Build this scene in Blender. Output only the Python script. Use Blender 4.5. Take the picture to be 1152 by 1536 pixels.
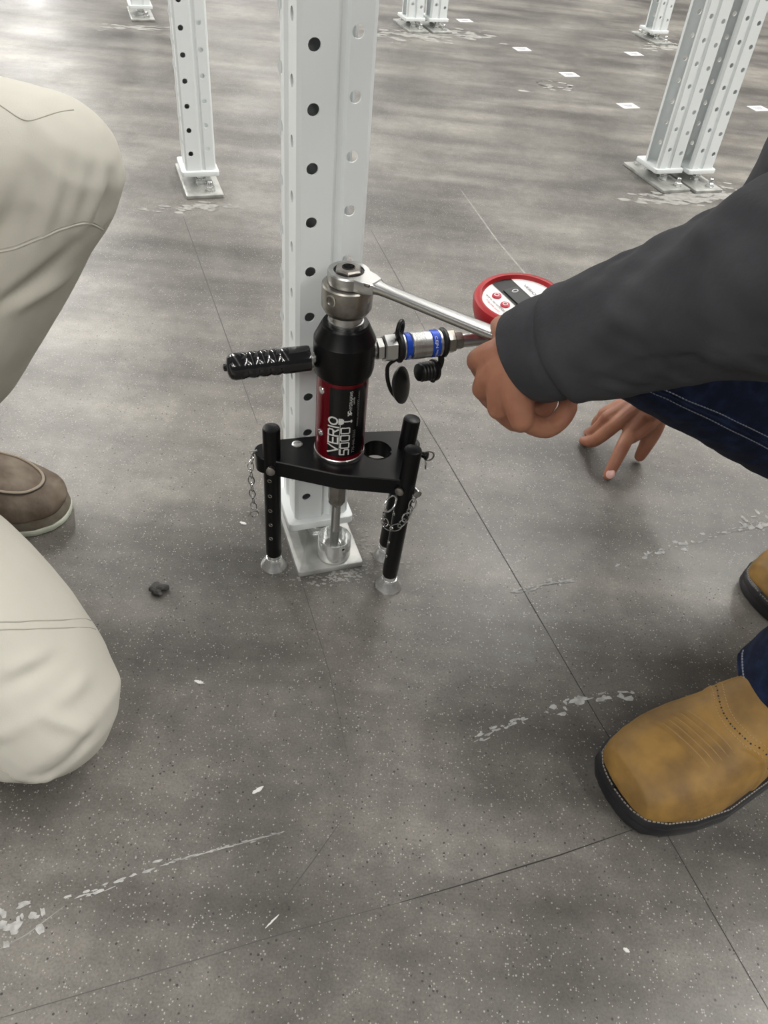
import bpy, bmesh, math, random
from mathutils import Vector, Matrix, noise
from mathutils.bvhtree import BVHTree
random.seed(7)
for o in list(bpy.data.objects): bpy.data.objects.remove(o)
SC = bpy.context.scene
COL = SC.collection
V = Vector
PI = math.pi

# ------------------------------------------------------------ camera, world, lights, exposure
cd = bpy.data.cameras.new('camera'); cam = bpy.data.objects.new('camera', cd); COL.objects.link(cam)
R_ = V((0.9941734, 0.07326836, 0.07906321)); U_ = V((-0.10779259, 0.67575564, 0.72920167)); F_ = V((0, 0.73347534, -0.67971607))
cam.matrix_world = Matrix(((R_.x, U_.x, -F_.x, 0), (R_.y, U_.y, -F_.y, 0), (R_.z, U_.z, -F_.z, 0.76), (0, 0, 0, 1)))
cd.sensor_fit = 'VERTICAL'; cd.sensor_height = 36.0; cd.lens = 1195.0 * 36.0 / 1536.0
cd.clip_start = 0.02; cd.clip_end = 100
SC.camera = cam
w = bpy.data.worlds.new('world'); SC.world = w; w.use_nodes = True
bg = w.node_tree.nodes['Background']; bg.inputs[0].default_value = (0.95, 0.98, 1.0, 1); bg.inputs[1].default_value = 0.08
def strip(loc, rz, sx, sy, e):
    l = bpy.data.lights.new('ceiling_strip', 'AREA'); l.shape = 'RECTANGLE'; l.size = sx; l.size_y = sy; l.energy = e
    l.color = (1.0, 0.975, 0.93)
    o = bpy.data.objects.new('ceiling_strip', l); COL.objects.link(o); o.location = loc; o.rotation_euler = (0, 0, rz)
YAW = math.radians(22)
E1 = V((math.cos(YAW), math.sin(YAW), 0)); E2 = V((-math.sin(YAW), math.cos(YAW), 0))
# rows of warehouse strip lights running along the aisles
for u, back, near, far in ((-10.5, 100, 110, 1600), (-7.4, 320, 120, 1650), (-4.2, 340, 150, 1650), (-1.0, 20, 20, 1000), (4.1, 260, 720, 700), (7.6, 230, 560, 330)):
    for v0, v1, e in ((-9.0, -3.8, back), (-3.6, 6.6, near), (6.8, 38.0, far)):
        p = E1 * u + E2 * (v0 + v1) / 2
        strip((p.x, p.y, 6.5), YAW, 0.3, v1 - v0, e)
SC.view_settings.view_transform = 'Standard'; SC.view_settings.look = 'None'
SC.view_settings.gamma = 1.0; SC.view_settings.use_curve_mapping = False
SC.view_settings.exposure = 0.20

# ------------------------------------------------------------ materials
def mat(name, col, rough=0.5, metal=0.0, spec=0.5, bump=None, var=None, coat=0.0, sss=0.0):
    m = bpy.data.materials.new(name); m.use_nodes = True
    nt = m.node_tree; b = nt.nodes['Principled BSDF']
    b.inputs['Base Color'].default_value = (*col, 1); b.inputs['Roughness'].default_value = rough
    b.inputs['Metallic'].default_value = metal; b.inputs['Specular IOR Level'].default_value = spec
    b.inputs['Coat Weight'].default_value = coat; b.inputs['Coat Roughness'].default_value = 0.08
    if sss:
        b.inputs['Subsurface Weight'].default_value = sss; b.inputs['Subsurface Radius'].default_value = (0.012, 0.005, 0.003)
        b.inputs['Subsurface Scale'].default_value = 0.6
    tc = nt.nodes.new('ShaderNodeTexCoord')
    if var:      # (second colour, scale, contrast lo, hi)
        n = nt.nodes.new('ShaderNodeTexNoise'); n.inputs['Scale'].default_value = var[1]; n.inputs['Detail'].default_value = 6
        nt.links.new(tc.outputs['Object'], n.inputs['Vector'])
        r = nt.nodes.new('ShaderNodeValToRGB'); r.color_ramp.elements[0].position = var[2]; r.color_ramp.elements[1].position = var[3]
        r.color_ramp.elements[0].color = (*col, 1); r.color_ramp.elements[1].color = (*var[0], 1)
        nt.links.new(n.outputs['Fac'], r.inputs[0]); nt.links.new(r.outputs[0], b.inputs['Base Color'])
    if bump:     # (scale, strength, distance)
        n = nt.nodes.new('ShaderNodeTexNoise'); n.inputs['Scale'].default_value = bump[0]; n.inputs['Detail'].default_value = 5
        nt.links.new(tc.outputs['Object'], n.inputs['Vector'])
        bp = nt.nodes.new('ShaderNodeBump'); bp.inputs['Strength'].default_value = bump[1]; bp.inputs['Distance'].default_value = bump[2]
        nt.links.new(n.outputs['Fac'], bp.inputs['Height']); nt.links.new(bp.outputs[0], b.inputs['Normal'])
    return m

def concrete():
    m = bpy.data.materials.new('polished_concrete'); m.use_nodes = True
    nt = m.node_tree; N = nt.nodes; L = nt.links; b = N['Principled BSDF']
    tc = N.new('ShaderNodeTexCoord')
    def noi(scale, det, sc3=None, rot=0.0, rough=0.55):
        src = tc.outputs['Object']
        if sc3:
            mp = N.new('ShaderNodeMapping'); mp.inputs['Scale'].default_value = sc3; mp.inputs['Rotation'].default_value = (0, 0, rot)
            L.new(src, mp.inputs['Vector']); src = mp.outputs[0]
        n = N.new('ShaderNodeTexNoise'); n.inputs['Scale'].default_value = scale; n.inputs['Detail'].default_value = det
        n.inputs['Roughness'].default_value = rough
        L.new(src, n.inputs['Vector']); return n.outputs['Fac']
    def ramp(fac, stops):
        r = N.new('ShaderNodeValToRGB'); e = r.color_ramp.elements
        while len(e) < len(stops): e.new(0.5)
        for k, (p, c) in enumerate(stops): e[k].position = p; e[k].color = (*c, 1) if len(c) == 3 else c
        L.new(fac, r.inputs[0]); return r.outputs[0]
    def mix(fac, a, bb, mode='MIX'):
        x = N.new('ShaderNodeMix'); x.data_type = 'RGBA'; x.blend_type = mode
        if isinstance(fac, float): x.inputs[0].default_value = fac
        else: L.new(fac, x.inputs[0])
        for s, v in ((6, a), (7, bb)):
            if isinstance(v, tuple): x.inputs[s].default_value = (*v, 1)
            else: L.new(v, x.inputs[s])
        return x.outputs[2]
    cloud = ramp(noi(3.0, 8, None, 0, 0.6), [(0.34, (0.080, 0.075, 0.069)), (0.50, (0.132, 0.124, 0.113)), (0.66, (0.198, 0.187, 0.169))])
    streak = ramp(noi(1.7, 7, (0.8, 4.6, 1), -0.1), [(0.36, (0.55, 0.54, 0.53)), (0.52, (1, 1, 1)), (0.68, (1.42, 1.41, 1.37))])
    c = mix(0.85, cloud, streak, 'MULTIPLY')
    fine = ramp(noi(38, 5), [(0.3, (0.82, 0.82, 0.82)), (0.7, (1.16, 1.16, 1.16))])
    c = mix(0.8, c, fine, 'MULTIPLY')
    grit = ramp(noi(420, 3), [(0.30, (0.72, 0.72, 0.71)), (0.5, (1, 1, 1)), (0.72, (1.22, 1.22, 1.2))])
    c = mix(0.75, c, grit, 'MULTIPLY')
    # exposed aggregate: pale and dark grains
    def grains(scale, thr, rad, col, c):
        vo = N.new('ShaderNodeTexVoronoi'); vo.inputs['Scale'].default_value = scale; vo.inputs['Randomness'].default_value = 1.0
        L.new(tc.outputs['Object'], vo.inputs['Vector'])
        sep = N.new('ShaderNodeSeparateColor'); L.new(vo.outputs['Color'], sep.inputs[0])
        a = N.new('ShaderNodeMath'); a.operation = 'GREATER_THAN'; a.inputs[1].default_value = thr; L.new(sep.outputs[0], a.inputs[0])
        r2 = N.new('ShaderNodeMath'); r2.operation = 'MULTIPLY'; r2.inputs[1].default_value = rad; L.new(sep.outputs[1], r2.inputs[0])
        d = N.new('ShaderNodeMath'); d.operation = 'LESS_THAN'; L.new(vo.outputs['Distance'], d.inputs[0]); L.new(r2.outputs[0], d.inputs[1])
        p = N.new('ShaderNodeMath'); p.operation = 'MULTIPLY'; L.new(a.outputs[0], p.inputs[0]); L.new(d.outputs[0], p.inputs[1])
        return mix(p.outputs[0], c, col)
    c = grains(460, 0.72, 0.44, (0.30, 0.29, 0.265), c)
    c = grains(300, 0.945, 0.36, (0.52, 0.51, 0.47), c)
    c = grains(300, 0.86, 0.38, (0.045, 0.043, 0.041), c)
    L.new(c, b.inputs['Base Color'])
    rr = ramp(noi(5, 4), [(0.3, (0.29,) * 3), (0.7, (0.42,) * 3)])
    L.new(rr, b.inputs['Roughness']); b.inputs['Specular IOR Level'].default_value = 0.45
    bp = N.new('ShaderNodeBump'); bp.inputs['Strength'].default_value = 0.12; bp.inputs['Distance'].default_value = 0.002
    L.new(noi(120, 4), bp.inputs['Height']); L.new(bp.outputs[0], b.inputs['Normal'])
    return m

M = dict(
    floor=concrete(),
    paint=mat('white_painted_steel', (0.72, 0.75, 0.75), 0.36, 0, 0.5, bump=(60, 0.05, 0.002)),
    plate=mat('dusty_grey_steel', (0.27, 0.275, 0.26), 0.42, 0.3, 0.5, var=((0.42, 0.42, 0.40), 30, 0.4, 0.65)),
    zinc=mat('zinc', (0.80, 0.81, 0.80), 0.20, 0.88),
    chain=mat('bright_chain_steel', (0.62, 0.62, 0.61), 0.15, 1.0),
    chrome=mat('chrome', (0.50, 0.50, 0.49), 0.30, 1.0),
    brushed=mat('brushed_steel', (0.55, 0.55, 0.54), 0.32, 1.0, bump=(300, 0.15, 0.0005)),
    nut=mat('worn_steel', (0.37, 0.35, 0.32), 0.36, 1.0, var=((0.22, 0.20, 0.18), 60, 0.45, 0.7)),
    black=mat('black_anodised', (0.004, 0.004, 0.0045), 0.30, 0.0, 0.20),
    vinyl=mat('black_vinyl', (0.008, 0.008, 0.009), 0.12, 0.0, 0.6),
    rubber=mat('black_rubber', (0.006, 0.006, 0.006), 0.42, 0, 0.35),
    hole=mat('dark_bore', (0.006, 0.006, 0.006), 0.7),
    red=mat('red_anodised', (0.13, 0.002, 0.008), 0.22, 0.35, 0.5),
    label=mat('black_label', (0.004, 0.004, 0.0045), 0.25, 0, 0.35),
    silver=mat('silver_print', (0.62, 0.62, 0.60), 0.4),
    faint=mat('grey_print', (0.16, 0.16, 0.155), 0.45),
    blue=mat('blue_band', (0.012, 0.06, 0.42), 0.25, 0.3),
    redrub=mat('red_rubber', (0.34, 0.010, 0.014), 0.42),
    white=mat('white_plastic', (0.80, 0.80, 0.80), 0.4),
    redprint=mat('red_print', (0.48, 0.02, 0.05), 0.45),
    lcd=mat('grey_lcd', (0.022, 0.024, 0.025), 0.5),
    khaki=mat('khaki_cloth', (0.475, 0.458, 0.402), 0.8, 0, 0.25, bump=(700, 0.25, 0.0006), var=((0.515, 0.498, 0.44), 9, 0.35, 0.7)),
    khakiseam=mat('khaki_seam', (0.36, 0.345, 0.295), 0.85, 0, 0.2),
    sleeve=mat('charcoal_knit', (0.042, 0.042, 0.047), 0.9, 0, 0.2, bump=(260, 0.3, 0.001), var=((0.060, 0.060, 0.066), 18, 0.4, 0.65)),
    denim=mat('dark_denim', (0.004, 0.008, 0.026), 0.8, 0, 0.25, bump=(500, 0.4, 0.001), var=((0.012, 0.024, 0.066), 60, 0.45, 0.75)),
    thread=mat('pale_thread', (0.20, 0.215, 0.26), 0.7),
    tan=mat('tan_leather', (0.27, 0.155, 0.040), 0.58, 0, 0.35, bump=(90, 0.3, 0.002), var=((0.130, 0.074, 0.026), 26, 0.38, 0.74)),
    tan2=mat('tan_leather_trim', (0.36, 0.235, 0.10), 0.55),
    scuff=mat('scuffed_tan', (0.29, 0.18, 0.075), 0.7),
    weltthread=mat('grey_welt_thread', (0.20, 0.18, 0.155), 0.7),
    sole=mat('black_rubber_sole', (0.012, 0.012, 0.014), 0.38, bump=(80, 0.2, 0.001)),
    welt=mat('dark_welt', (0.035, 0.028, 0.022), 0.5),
    brown=mat('worn_brown_leather', (0.095, 0.070, 0.050), 0.66, 0, 0.3, bump=(80, 0.4, 0.003), var=((0.17, 0.138, 0.105), 26, 0.42, 0.66)),
    edge=mat('worn_pale_edge', (0.26, 0.215, 0.165), 0.7),
    brownsole=mat('brown_midsole', (0.095, 0.080, 0.058), 0.7, var=((0.15, 0.13, 0.1), 60, 0.4, 0.7)),
    greensole=mat('pale_green_outsole', (0.50, 0.52, 0.44), 0.6, var=((0.36, 0.38, 0.30), 60, 0.4, 0.7)),
    skin=mat('skin', (0.33, 0.150, 0.090), 0.5, 0, 0.4, bump=(160, 0.2, 0.0012), var=((0.25, 0.095, 0.060), 38, 0.42, 0.75), sss=0.12),
    nail=mat('fingernail', (0.62, 0.36, 0.32), 0.3, sss=0.1),
    hair=mat('brown_hair', (0.035, 0.022, 0.014), 0.6, bump=(120, 0.6, 0.004)),
    eye=mat('eye', (0.75, 0.74, 0.72), 0.2),
    check=mat('blue_cotton', (0.12, 0.17, 0.25), 0.85, bump=(300, 0.2, 0.001)),
    paper=mat('white_paper', (0.62, 0.62, 0.62), 0.6),
    print_=mat('pale_grey_print', (0.25, 0.25, 0.27), 0.7),
    chalk=mat('chalky_paint', (0.40, 0.40, 0.385), 0.85, var=((0.22, 0.22, 0.21), 120, 0.4, 0.7)),
    dust=mat('concrete_dust', (0.29, 0.285, 0.268), 0.95, var=((0.20, 0.196, 0.185), 60, 0.4, 0.7)),
    dark=mat('dark_joint', (0.025, 0.024, 0.023), 0.8),
    softline=mat('faint_pencil_line', (0.080, 0.077, 0.072), 0.7),
    mud=mat('dark_mud', (0.055, 0.053, 0.05), 0.85, bump=(150, 0.8, 0.004), var=((0.10, 0.095, 0.09), 120, 0.4, 0.7)),
    flake=mat('white_flake', (0.62, 0.62, 0.60), 0.8),
)

# ------------------------------------------------------------ helpers
def link(name, me, m, parent=None, smooth=True, sharp=None):
    o = bpy.data.objects.new(name, me); COL.objects.link(o)
    if m is not None and not me.materials: me.materials.append(m)
    if smooth:
        me.shade_smooth()
        if sharp is not None: me.set_sharp_from_angle(angle=math.radians(sharp))
    if parent is not None:
        o.parent = parent
    return o
def origin(p):
    t = V((0, 0, 0))
    while p is not None: t += p.location; p = p.parent
    return t
def build(name, bm, m, parent=None, smooth=True, sharp=35, local=False):
    """bm is in world coordinates; parents here are unrotated, so only their places are taken off"""
    if parent is not None and not local:
        bmesh.ops.translate(bm, vec=-origin(parent), verts=bm.verts)
    bmesh.ops.recalc_face_normals(bm, faces=bm.faces)
    me = bpy.data.meshes.new(name); bm.to_mesh(me); bm.free()
    return link(name, me, m, parent, smooth, sharp)
def tag(o, label=None, cat=None, group=None, kind=None):
    if label: o['label'] = label
    if cat: o['category'] = cat
    if group: o['group'] = group
    if kind: o['kind'] = kind
    return o
def empty(name, loc):
    o = bpy.data.objects.new(name, None); COL.objects.link(o); o.location = loc; o.empty_display_size = 0.05; return o
def BM(): return bmesh.new()
def frame(d, up=None):
    d = d.normalized()
    u = up if up is not None else (V((0, 0, 1)) if abs(d.z) < 0.9 else V((1, 0, 0)))
    x = u.cross(d)
    if x.length < 1e-6: x = V((1, 0, 0)).cross(d)
    x.normalize(); return x, d.cross(x).normalized()
def loft(bm, rings, cap0=True, cap1=True, closed=True):
    vs = [[bm.verts.new(p) for p in r] for r in rings]
    n = len(vs[0]); rng = n if closed else n - 1
    for a, b in zip(vs, vs[1:]):
        for i in range(rng):
            j = (i + 1) % n
            bm.faces.new((a[i], a[j], b[j], b[i]))
    if cap0 and closed: bm.faces.new(list(reversed(vs[0])))
    if cap1 and closed: bm.faces.new(vs[-1])
    return vs
def lathe(bm, p, axis, prof, n=32, caps=True):
    """prof: (distance along axis, radius)"""
    axis = axis.normalized(); x, y = frame(axis)
    rings = [[p + axis * s + (x * math.cos(2 * PI * k / n) + y * math.sin(2 * PI * k / n)) * max(r, 1e-5) for k in range(n)] for s, r in prof]
    loft(bm, rings, caps, caps)
def hexa(bm, p, axis, h, r, n=6, rot=0.0, ch=0.12):
    axis = axis.normalized(); x, y = frame(axis)
    rings = []
    for s, q in ((0, 1 - ch), (h * ch, 1), (h * (1 - ch), 1), (h, 1 - ch)):
        rings.append([p + axis * s + (x * math.cos(2 * PI * k / n + rot) + y * math.sin(2 * PI * k / n + rot)) * r * q for k in range(n)])
    loft(bm, rings)
def catmull(P, t):
    n = len(P); i = min(int(t), n - 2); f = t - i
    g = lambda k: P[max(0, min(n - 1, k))]
    a, b, c, d = g(i - 1), g(i), g(i + 1), g(i + 2)
    return 0.5 * ((2 * b) + (c - a) * f + (2 * a - 5 * b + 4 * c - d) * f * f + (3 * b - a - 3 * c + d) * f ** 3)
def limb(bm, pts, rad, n=14, sub=5, up=None, rnd=True, spline=True):
    """tube along a smooth path; rad items are r or (a, b)"""
    P = [V(p) for p in pts]; Rr = [V((r, r, 0)) if not isinstance(r, (tuple, list)) else V((r[0], r[1], 0)) for r in rad]
    st = []
    m = (len(P) - 1) * sub
    for k in range(m + 1):
        t = k / sub
        st.append((catmull(P, t) if spline else P[min(int(t), len(P) - 2)].lerp(P[min(int(t), len(P) - 2) + 1], t - min(int(t), len(P) - 2)), catmull(Rr, t)))
    rings = []; x = None
    for k, (p, r) in enumerate(st):
        d = (st[min(k + 1, m)][0] - st[max(k - 1, 0)][0]).normalized()
        if x is None: x, y = frame(d, up)
        else:
            x = (x - d * x.dot(d)).normalized(); y = d.cross(x)
        rings.append((p, d, x.copy(), y.copy(), r))
    out = []
    def ring(p, x, y, a, b): return [p + x * math.cos(2 * PI * i / n) * a + y * math.sin(2 * PI * i / n) * b for i in range(n)]
    if rnd:
        p, d, x, y, r = rings[0]
        for q in (0.08, 0.35, 0.65, 0.88): 
            s = math.sqrt(max(0, 1 - q * q)); out.append(ring(p - d * min(r.x, r.y) * s, x, y, r.x * q, r.y * q))
    for p, d, x, y, r in rings: out.append(ring(p, x, y, r.x, r.y))
    if rnd:
        p, d, x, y, r = rings[-1]
        for q in (0.88, 0.65, 0.35, 0.08):
            s = math.sqrt(max(0, 1 - q * q)); out.append(ring(p + d * min(r.x, r.y) * s, x, y, r.x * q, r.y * q))
    loft(bm, out)
def ball(bm, c, r, n=14, mtx=None):
    r = r if isinstance(r, (tuple, list)) else (r, r, r)
    m = Matrix.Translation(V(c)) @ (mtx if mtx else Matrix()) @ Matrix.Diagonal((*r, 1))
    bmesh.ops.create_uvsphere(bm, u_segments=n, v_segments=max(6, n // 2 + 1), radius=1, matrix=m)
def box(bm, c, h, x=V((1, 0, 0)), y=V((0, 1, 0)), bev=0.0):
    c = V(c); z = x.cross(y)
    vs = []
    for sz in (-1, 1):
        for sx, sy in ((-1, -1), (1, -1), (1, 1), (-1, 1)):
            vs.append(bm.verts.new(c + x * sx * h[0] + y * sy * h[1] + z * sz * h[2]))
    fs = [(3, 2, 1, 0), (4, 5, 6, 7), (0, 1, 5, 4), (1, 2, 6, 5), (2, 3, 7, 6), (3, 0, 4, 7)]
    F = [bm.faces.new([vs[i] for i in f]) for f in fs]
    if bev:
        es = list({e for f in F for e in f.edges})
        bmesh.ops.bevel(bm, geom=es, offset=bev, segments=2, affect='EDGES', profile=0.5)
def prism(bm, outline, z0, z1, bev=0.0):
    a = [bm.verts.new((p[0], p[1], z0)) for p in outline]; b = [bm.verts.new((p[0], p[1], z1)) for p in outline]
    n = len(a); F = [bm.faces.new(list(reversed(a))), bm.faces.new(b)]
    for i in range(n): F.append(bm.faces.new((a[i], a[(i + 1) % n], b[(i + 1) % n], b[i])))
    if bev:
        es = [e for e in F[1].edges] + [e for e in F[0].edges]
        bmesh.ops.bevel(bm, geom=es, offset=bev, segments=2, affect='EDGES', profile=0.5)
def torus(bm, c, axis, R, r, nR=24, nr=8, sx=1.0, xdir=None):
    axis = axis.normalized()
    x, y = frame(axis)
    if xdir is not None: x = (xdir - axis * xdir.dot(axis)).normalized(); y = axis.cross(x)
    vs = []
    for i in range(nR):
        a = 2 * PI * i / nR; dirv = x * math.cos(a) * sx + y * math.sin(a); nd = (x * math.cos(a) + y * math.sin(a)).normalized()
        vs.append([bm.verts.new(V(c) + dirv * R + (nd * math.cos(2 * PI * j / nr) + axis * math.sin(2 * PI * j / nr)) * r) for j in range(nr)])
    for i in range(nR):
        for j in range(nr):
            bm.faces.new((vs[i][j], vs[(i + 1) % nR][j], vs[(i + 1) % nR][(j + 1) % nr], vs[i][(j + 1) % nr]))
def fused(name, bm, voxel, it, m, parent=None, disp=None, cut=None):
    """one continuous surface from overlapping closed solids"""
    bmesh.ops.recalc_face_normals(bm, faces=bm.faces)
    me = bpy.data.meshes.new('tmp'); bm.to_mesh(me); bm.free()
    t = bpy.data.objects.new('tmp', me); COL.objects.link(t)
    r = t.modifiers.new('r', 'REMESH'); r.mode = 'VOXEL'; r.voxel_size = voxel
    s = t.modifiers.new('s', 'SMOOTH'); s.factor = 0.5; s.iterations = it
    dg = bpy.context.evaluated_depsgraph_get()
    me2 = bpy.data.meshes.new_from_object(t.evaluated_get(dg)); me2.name = name
    bpy.data.objects.remove(t); bpy.data.meshes.remove(me)
    if cut or disp:
        b2 = BM(); b2.from_mesh(me2)
        if cut:
            for co, no in cut:
                bmesh.ops.bisect_plane(b2, geom=b2.verts[:] + b2.edges[:] + b2.faces[:], plane_co=co, plane_no=no, clear_outer=True)
        if disp:
            b2.normal_update()
            mv = [(v, disp(v.co, v.normal)) for v in b2.verts]
            for v, d in mv: v.co = v.co + d
        b2.to_mesh(me2); b2.free()
    if parent is not None: me2.transform(Matrix.Translation(-origin(parent)))
    return link(name, me2, m, parent)
def segd(p, a, b):
    ab = b - a; t = max(0, min(1, (p - a).dot(ab) / ab.length_squared)); return (p - a - ab * t).length, t
def folds_fn(folds, amp=0.0, scale=20.0, stretch=V((1, 1, 1))):
    F = [(V(a), V(b), w_, h_) for a, b, w_, h_ in folds]
    def f(p, n):
        d = 0.0
        for a, b, w_, h_ in F:
            q, t = segd(p, a, b)
            if q < 3 * w_: d += h_ * math.exp(-(q / w_) ** 2) * (0.35 + 0.65 * math.sin(PI * min(1, max(0, t))) )
        if amp:
            s = V((p.x * stretch.x, p.y * stretch.y, p.z * stretch.z)) * scale
            d += amp * (noise.noise(s) + 0.5 * noise.noise(s * 2.1))
        return n * d
    return f

# ------------------------------------------------------------ floor
bm = BM()
bmesh.ops.create_grid(bm, x_segments=8, y_segments=8, size=14)
bmesh.ops.translate(bm, vec=(0, 5, 0), verts=bm.verts)
floor = build('floor', bm, M['floor'], None, smooth=False); tag(floor, kind='structure')

def line_strip(name, pts, wd, m, z=0.0003, jag=0.0, taper=True):
    P = [V((x, y, z)) for x, y in pts]
    bm = BM(); prev = None; tot = 0
    Q = []
    for k in range(len(P) - 1):
        n = max(2, int((P[k + 1] - P[k]).length / 0.012))
        for i in range(n): Q.append(P[k].lerp(P[k + 1], i / n))
    Q.append(P[-1])
    for k, p in enumerate(Q):
        d = (Q[min(k + 1, len(Q) - 1)] - Q[max(k - 1, 0)]).normalized(); s = V((-d.y, d.x, 0))
        f = math.sin(PI * (0.04 + 0.92 * k / (len(Q) - 1))) ** 0.4 if taper else 1
        a = bm.verts.new(p + s * wd * f * (0.5 + jag * random.uniform(-.5, .9))); b = bm.verts.new(p - s * wd * f * (0.5 + jag * random.uniform(-.5, .9)))
        if prev: bm.faces.new((prev[0], prev[1], b, a))
        prev = (a, b)
    return build(name, bm, m, floor, smooth=False)
line_strip('joint_line', [(0.005, 1.145), (0.076, 0.977), (0.178, 0.729), (0.263, 0.521), (0.318, 0.391), (0.379, 0.24)], 0.0012, M['dark'])
line_strip('joint_line', [(0.288, 0.393), (0.207, 0.357), (0.115, 0.32), (0.053, 0.296)], 0.0013, M['dark'])
line_strip('joint_line', [(0.053, 0.296), (-0.046, 0.26), (-0.168, 0.211), (-0.264, 0.173)], 0.0011, M['softline'])
line_strip('joint_line', [(-0.098, 1.746), (-0.016, 1.503), (0.043, 1.32)], 0.0022, M['softline'])
line_strip('joint_line', [(-0.514, 1.709), (-0.322, 1.254), (-0.211, 0.99)], 0.0020, M['softline'])
line_strip('joint_line', [(-0.129, 0.77), (-0.091, 0.666), (-0.071, 0.615), (-0.042, 0.54), (-0.009, 0.434)], 0.0009, M['softline'])
line_strip('scratch', [(-0.009, 0.368), (-0.031, 0.326), (-0.053, 0.287)], 0.0012, M['softline'])
line_strip('chalk_line', [(0.103, 2.05), (0.188, 1.765), (0.259, 1.57), (0.345, 1.334)], 0.004, M['dust'])

def blotches(name, pts, wd, cover, m, cell=0.006, seed=0, z=0.0005):
    """irregular flaking marks along a path"""
    rnd = random.Random(seed); bm = BM(); P = [V((x, y, 0)) for x, y in pts]
    for a, b in zip(P, P[1:]):
        d = (b - a).normalized(); s = V((-d.y, d.x, 0)); n = max(1, int(1.9 * (b - a).length / cell))
        for i in range(n):
            if rnd.random() > cover: continue
            c = a.lerp(b, (i + rnd.random()) / n) + s * rnd.gauss(0, wd * 0.4)
            l = cell * rnd.uniform(0.35, 1.7); h = wd * rnd.uniform(0.07, 0.34)
            k = rnd.randint(6, 9); zz = z + rnd.uniform(0, 0.0004)
            ring = []
            for j in range(k):
                t = 2 * PI * j / k; q = rnd.uniform(0.55, 1.2)
                p = c + d * math.cos(t) * l * q + s * math.sin(t) * h * q
                ring.append(bm.verts.new((p.x, p.y, zz)))
            try: bm.faces.new(ring)
            except ValueError: pass
    o = build(name, bm, m, floor, smooth=False); tag(o, kind='stuff'); return o
blotches('paint_residue', [(0.175, 0.695), (0.203, 0.706), (0.235, 0.72), (0.26, 0.731)], 0.007, 0.95, M['chalk'], 0.0035, 1)
blotches('paint_residue', [(0.32, 0.759), (0.346, 0.781), (0.397, 0.809), (0.439, 0.829), (0.504, 0.862), (0.562, 0.892)], 0.010, 0.33, M['chalk'], 0.004, 2)
blotches('paint_residue', [(0.520, 0.872), (0.60, 0.91)], 0.022, 0.6, M['chalk'], 0.004, 22)
blotches('paint_residue', [(0.124, 0.474), (0.149, 0.491), (0.183, 0.51)], 0.006, 0.8, M['chalk'], 0.0035, 3)
blotches('paint_residue', [(0.205, 0.521), (0.242, 0.538), (0.279, 0.552), (0.311, 0.558)], 0.013, 0.45, M['chalk'], 0.0045, 4)
blotches('paint_residue', [(-0.292, 0.237), (-0.262, 0.257)], 0.016, 0.8, M['chalk'], 0.004, 5)
blotches('paint_residue', [(-0.247, 0.265), (-0.219, 0.279), (-0.188, 0.298), (-0.17, 0.306)], 0.006, 0.6, M['chalk'], 0.004, 6)
blotches('paint_residue', [(-0.17, 0.306), (-0.138, 0.32), (-0.064, 0.35)], 0.0022, 0.8, M['chalk'], 0.003, 7)
line_strip('chalk_line', [(-0.15, 0.315), (-0.064, 0.35)], 0.0012, M['dust'])
line_strip('chalk_line', [(-0.292, 0.218), (-0.268, 0.236), (-0.245, 0.262)], 0.0010, M['dust'])
def dusting(cx, cy, ax, ay, n, seed, sz=0.006):
    rnd = random.Random(seed); bm = BM()
    for i in range(n):
        p = V((cx, cy, 0)) + E1 * rnd.gauss(0, ax) + E2 * rnd.gauss(0, ay); k = rnd.randint(5, 8); s = sz * rnd.uniform(0.2, 1.3)
        zz = 0.0003 + rnd.uniform(0, 0.0004)
        bm.faces.new([bm.verts.new((p.x + math.cos(2 * PI * j / k) * s * rnd.uniform(.6, 1.2) * 1.4, p.y + math.sin(2 * PI * j / k) * s * rnd.uniform(.6, 1.2) * 0.8, zz)) for j in range(k)])
    o = build('concrete_dust', bm, M['dust'], floor, smooth=False); tag(o, kind='stuff')
dusting(-0.045, 0.690, 0.035, 0.007, 130, 1, 0.0020)
dusting(-0.018, 0.745, 0.008, 0.030, 80, 11, 0.0019)
dusting(0.690, 2.155, 0.085, 0.020, 160, 2, 0.012)
dusting(0.80, 2.24, 0.03, 0.03, 40, 12, 0.010)
dusting(-0.045, 3.64, 0.14, 0.045, 220, 3, 0.016)
dusting(-1.08, 3.27, 0.06, 0.02, 60, 4, 0.014)
dusting(-0.475, 1.775, 0.05, 0.012, 70, 5, 0.008)
dusting(0.431, 3.10, 0.05, 0.03, 16, 6, 0.012)
dusting(0.97, 3.87, 0.05, 0.03, 50, 8, 0.014)
bm = BM()
for i in range(46):
    t = 2 * PI * i / 46
    if random.random() < 0.25: continue
    p = V((0.43 + 0.058 * math.cos(t), 3.11 + 0.04 * math.sin(t), 0.0004)); s = random.uniform(0.003, 0.007)
    bm.faces.new([bm.verts.new((p.x + s * a, p.y + s * b, p.z)) for a, b in ((1.4, 0), (0, 1), (-1.3, 0), (0, -1))])
tag(build('scraped_ring', bm, M['softline'], floor, smooth=False), kind='stuff')

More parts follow.
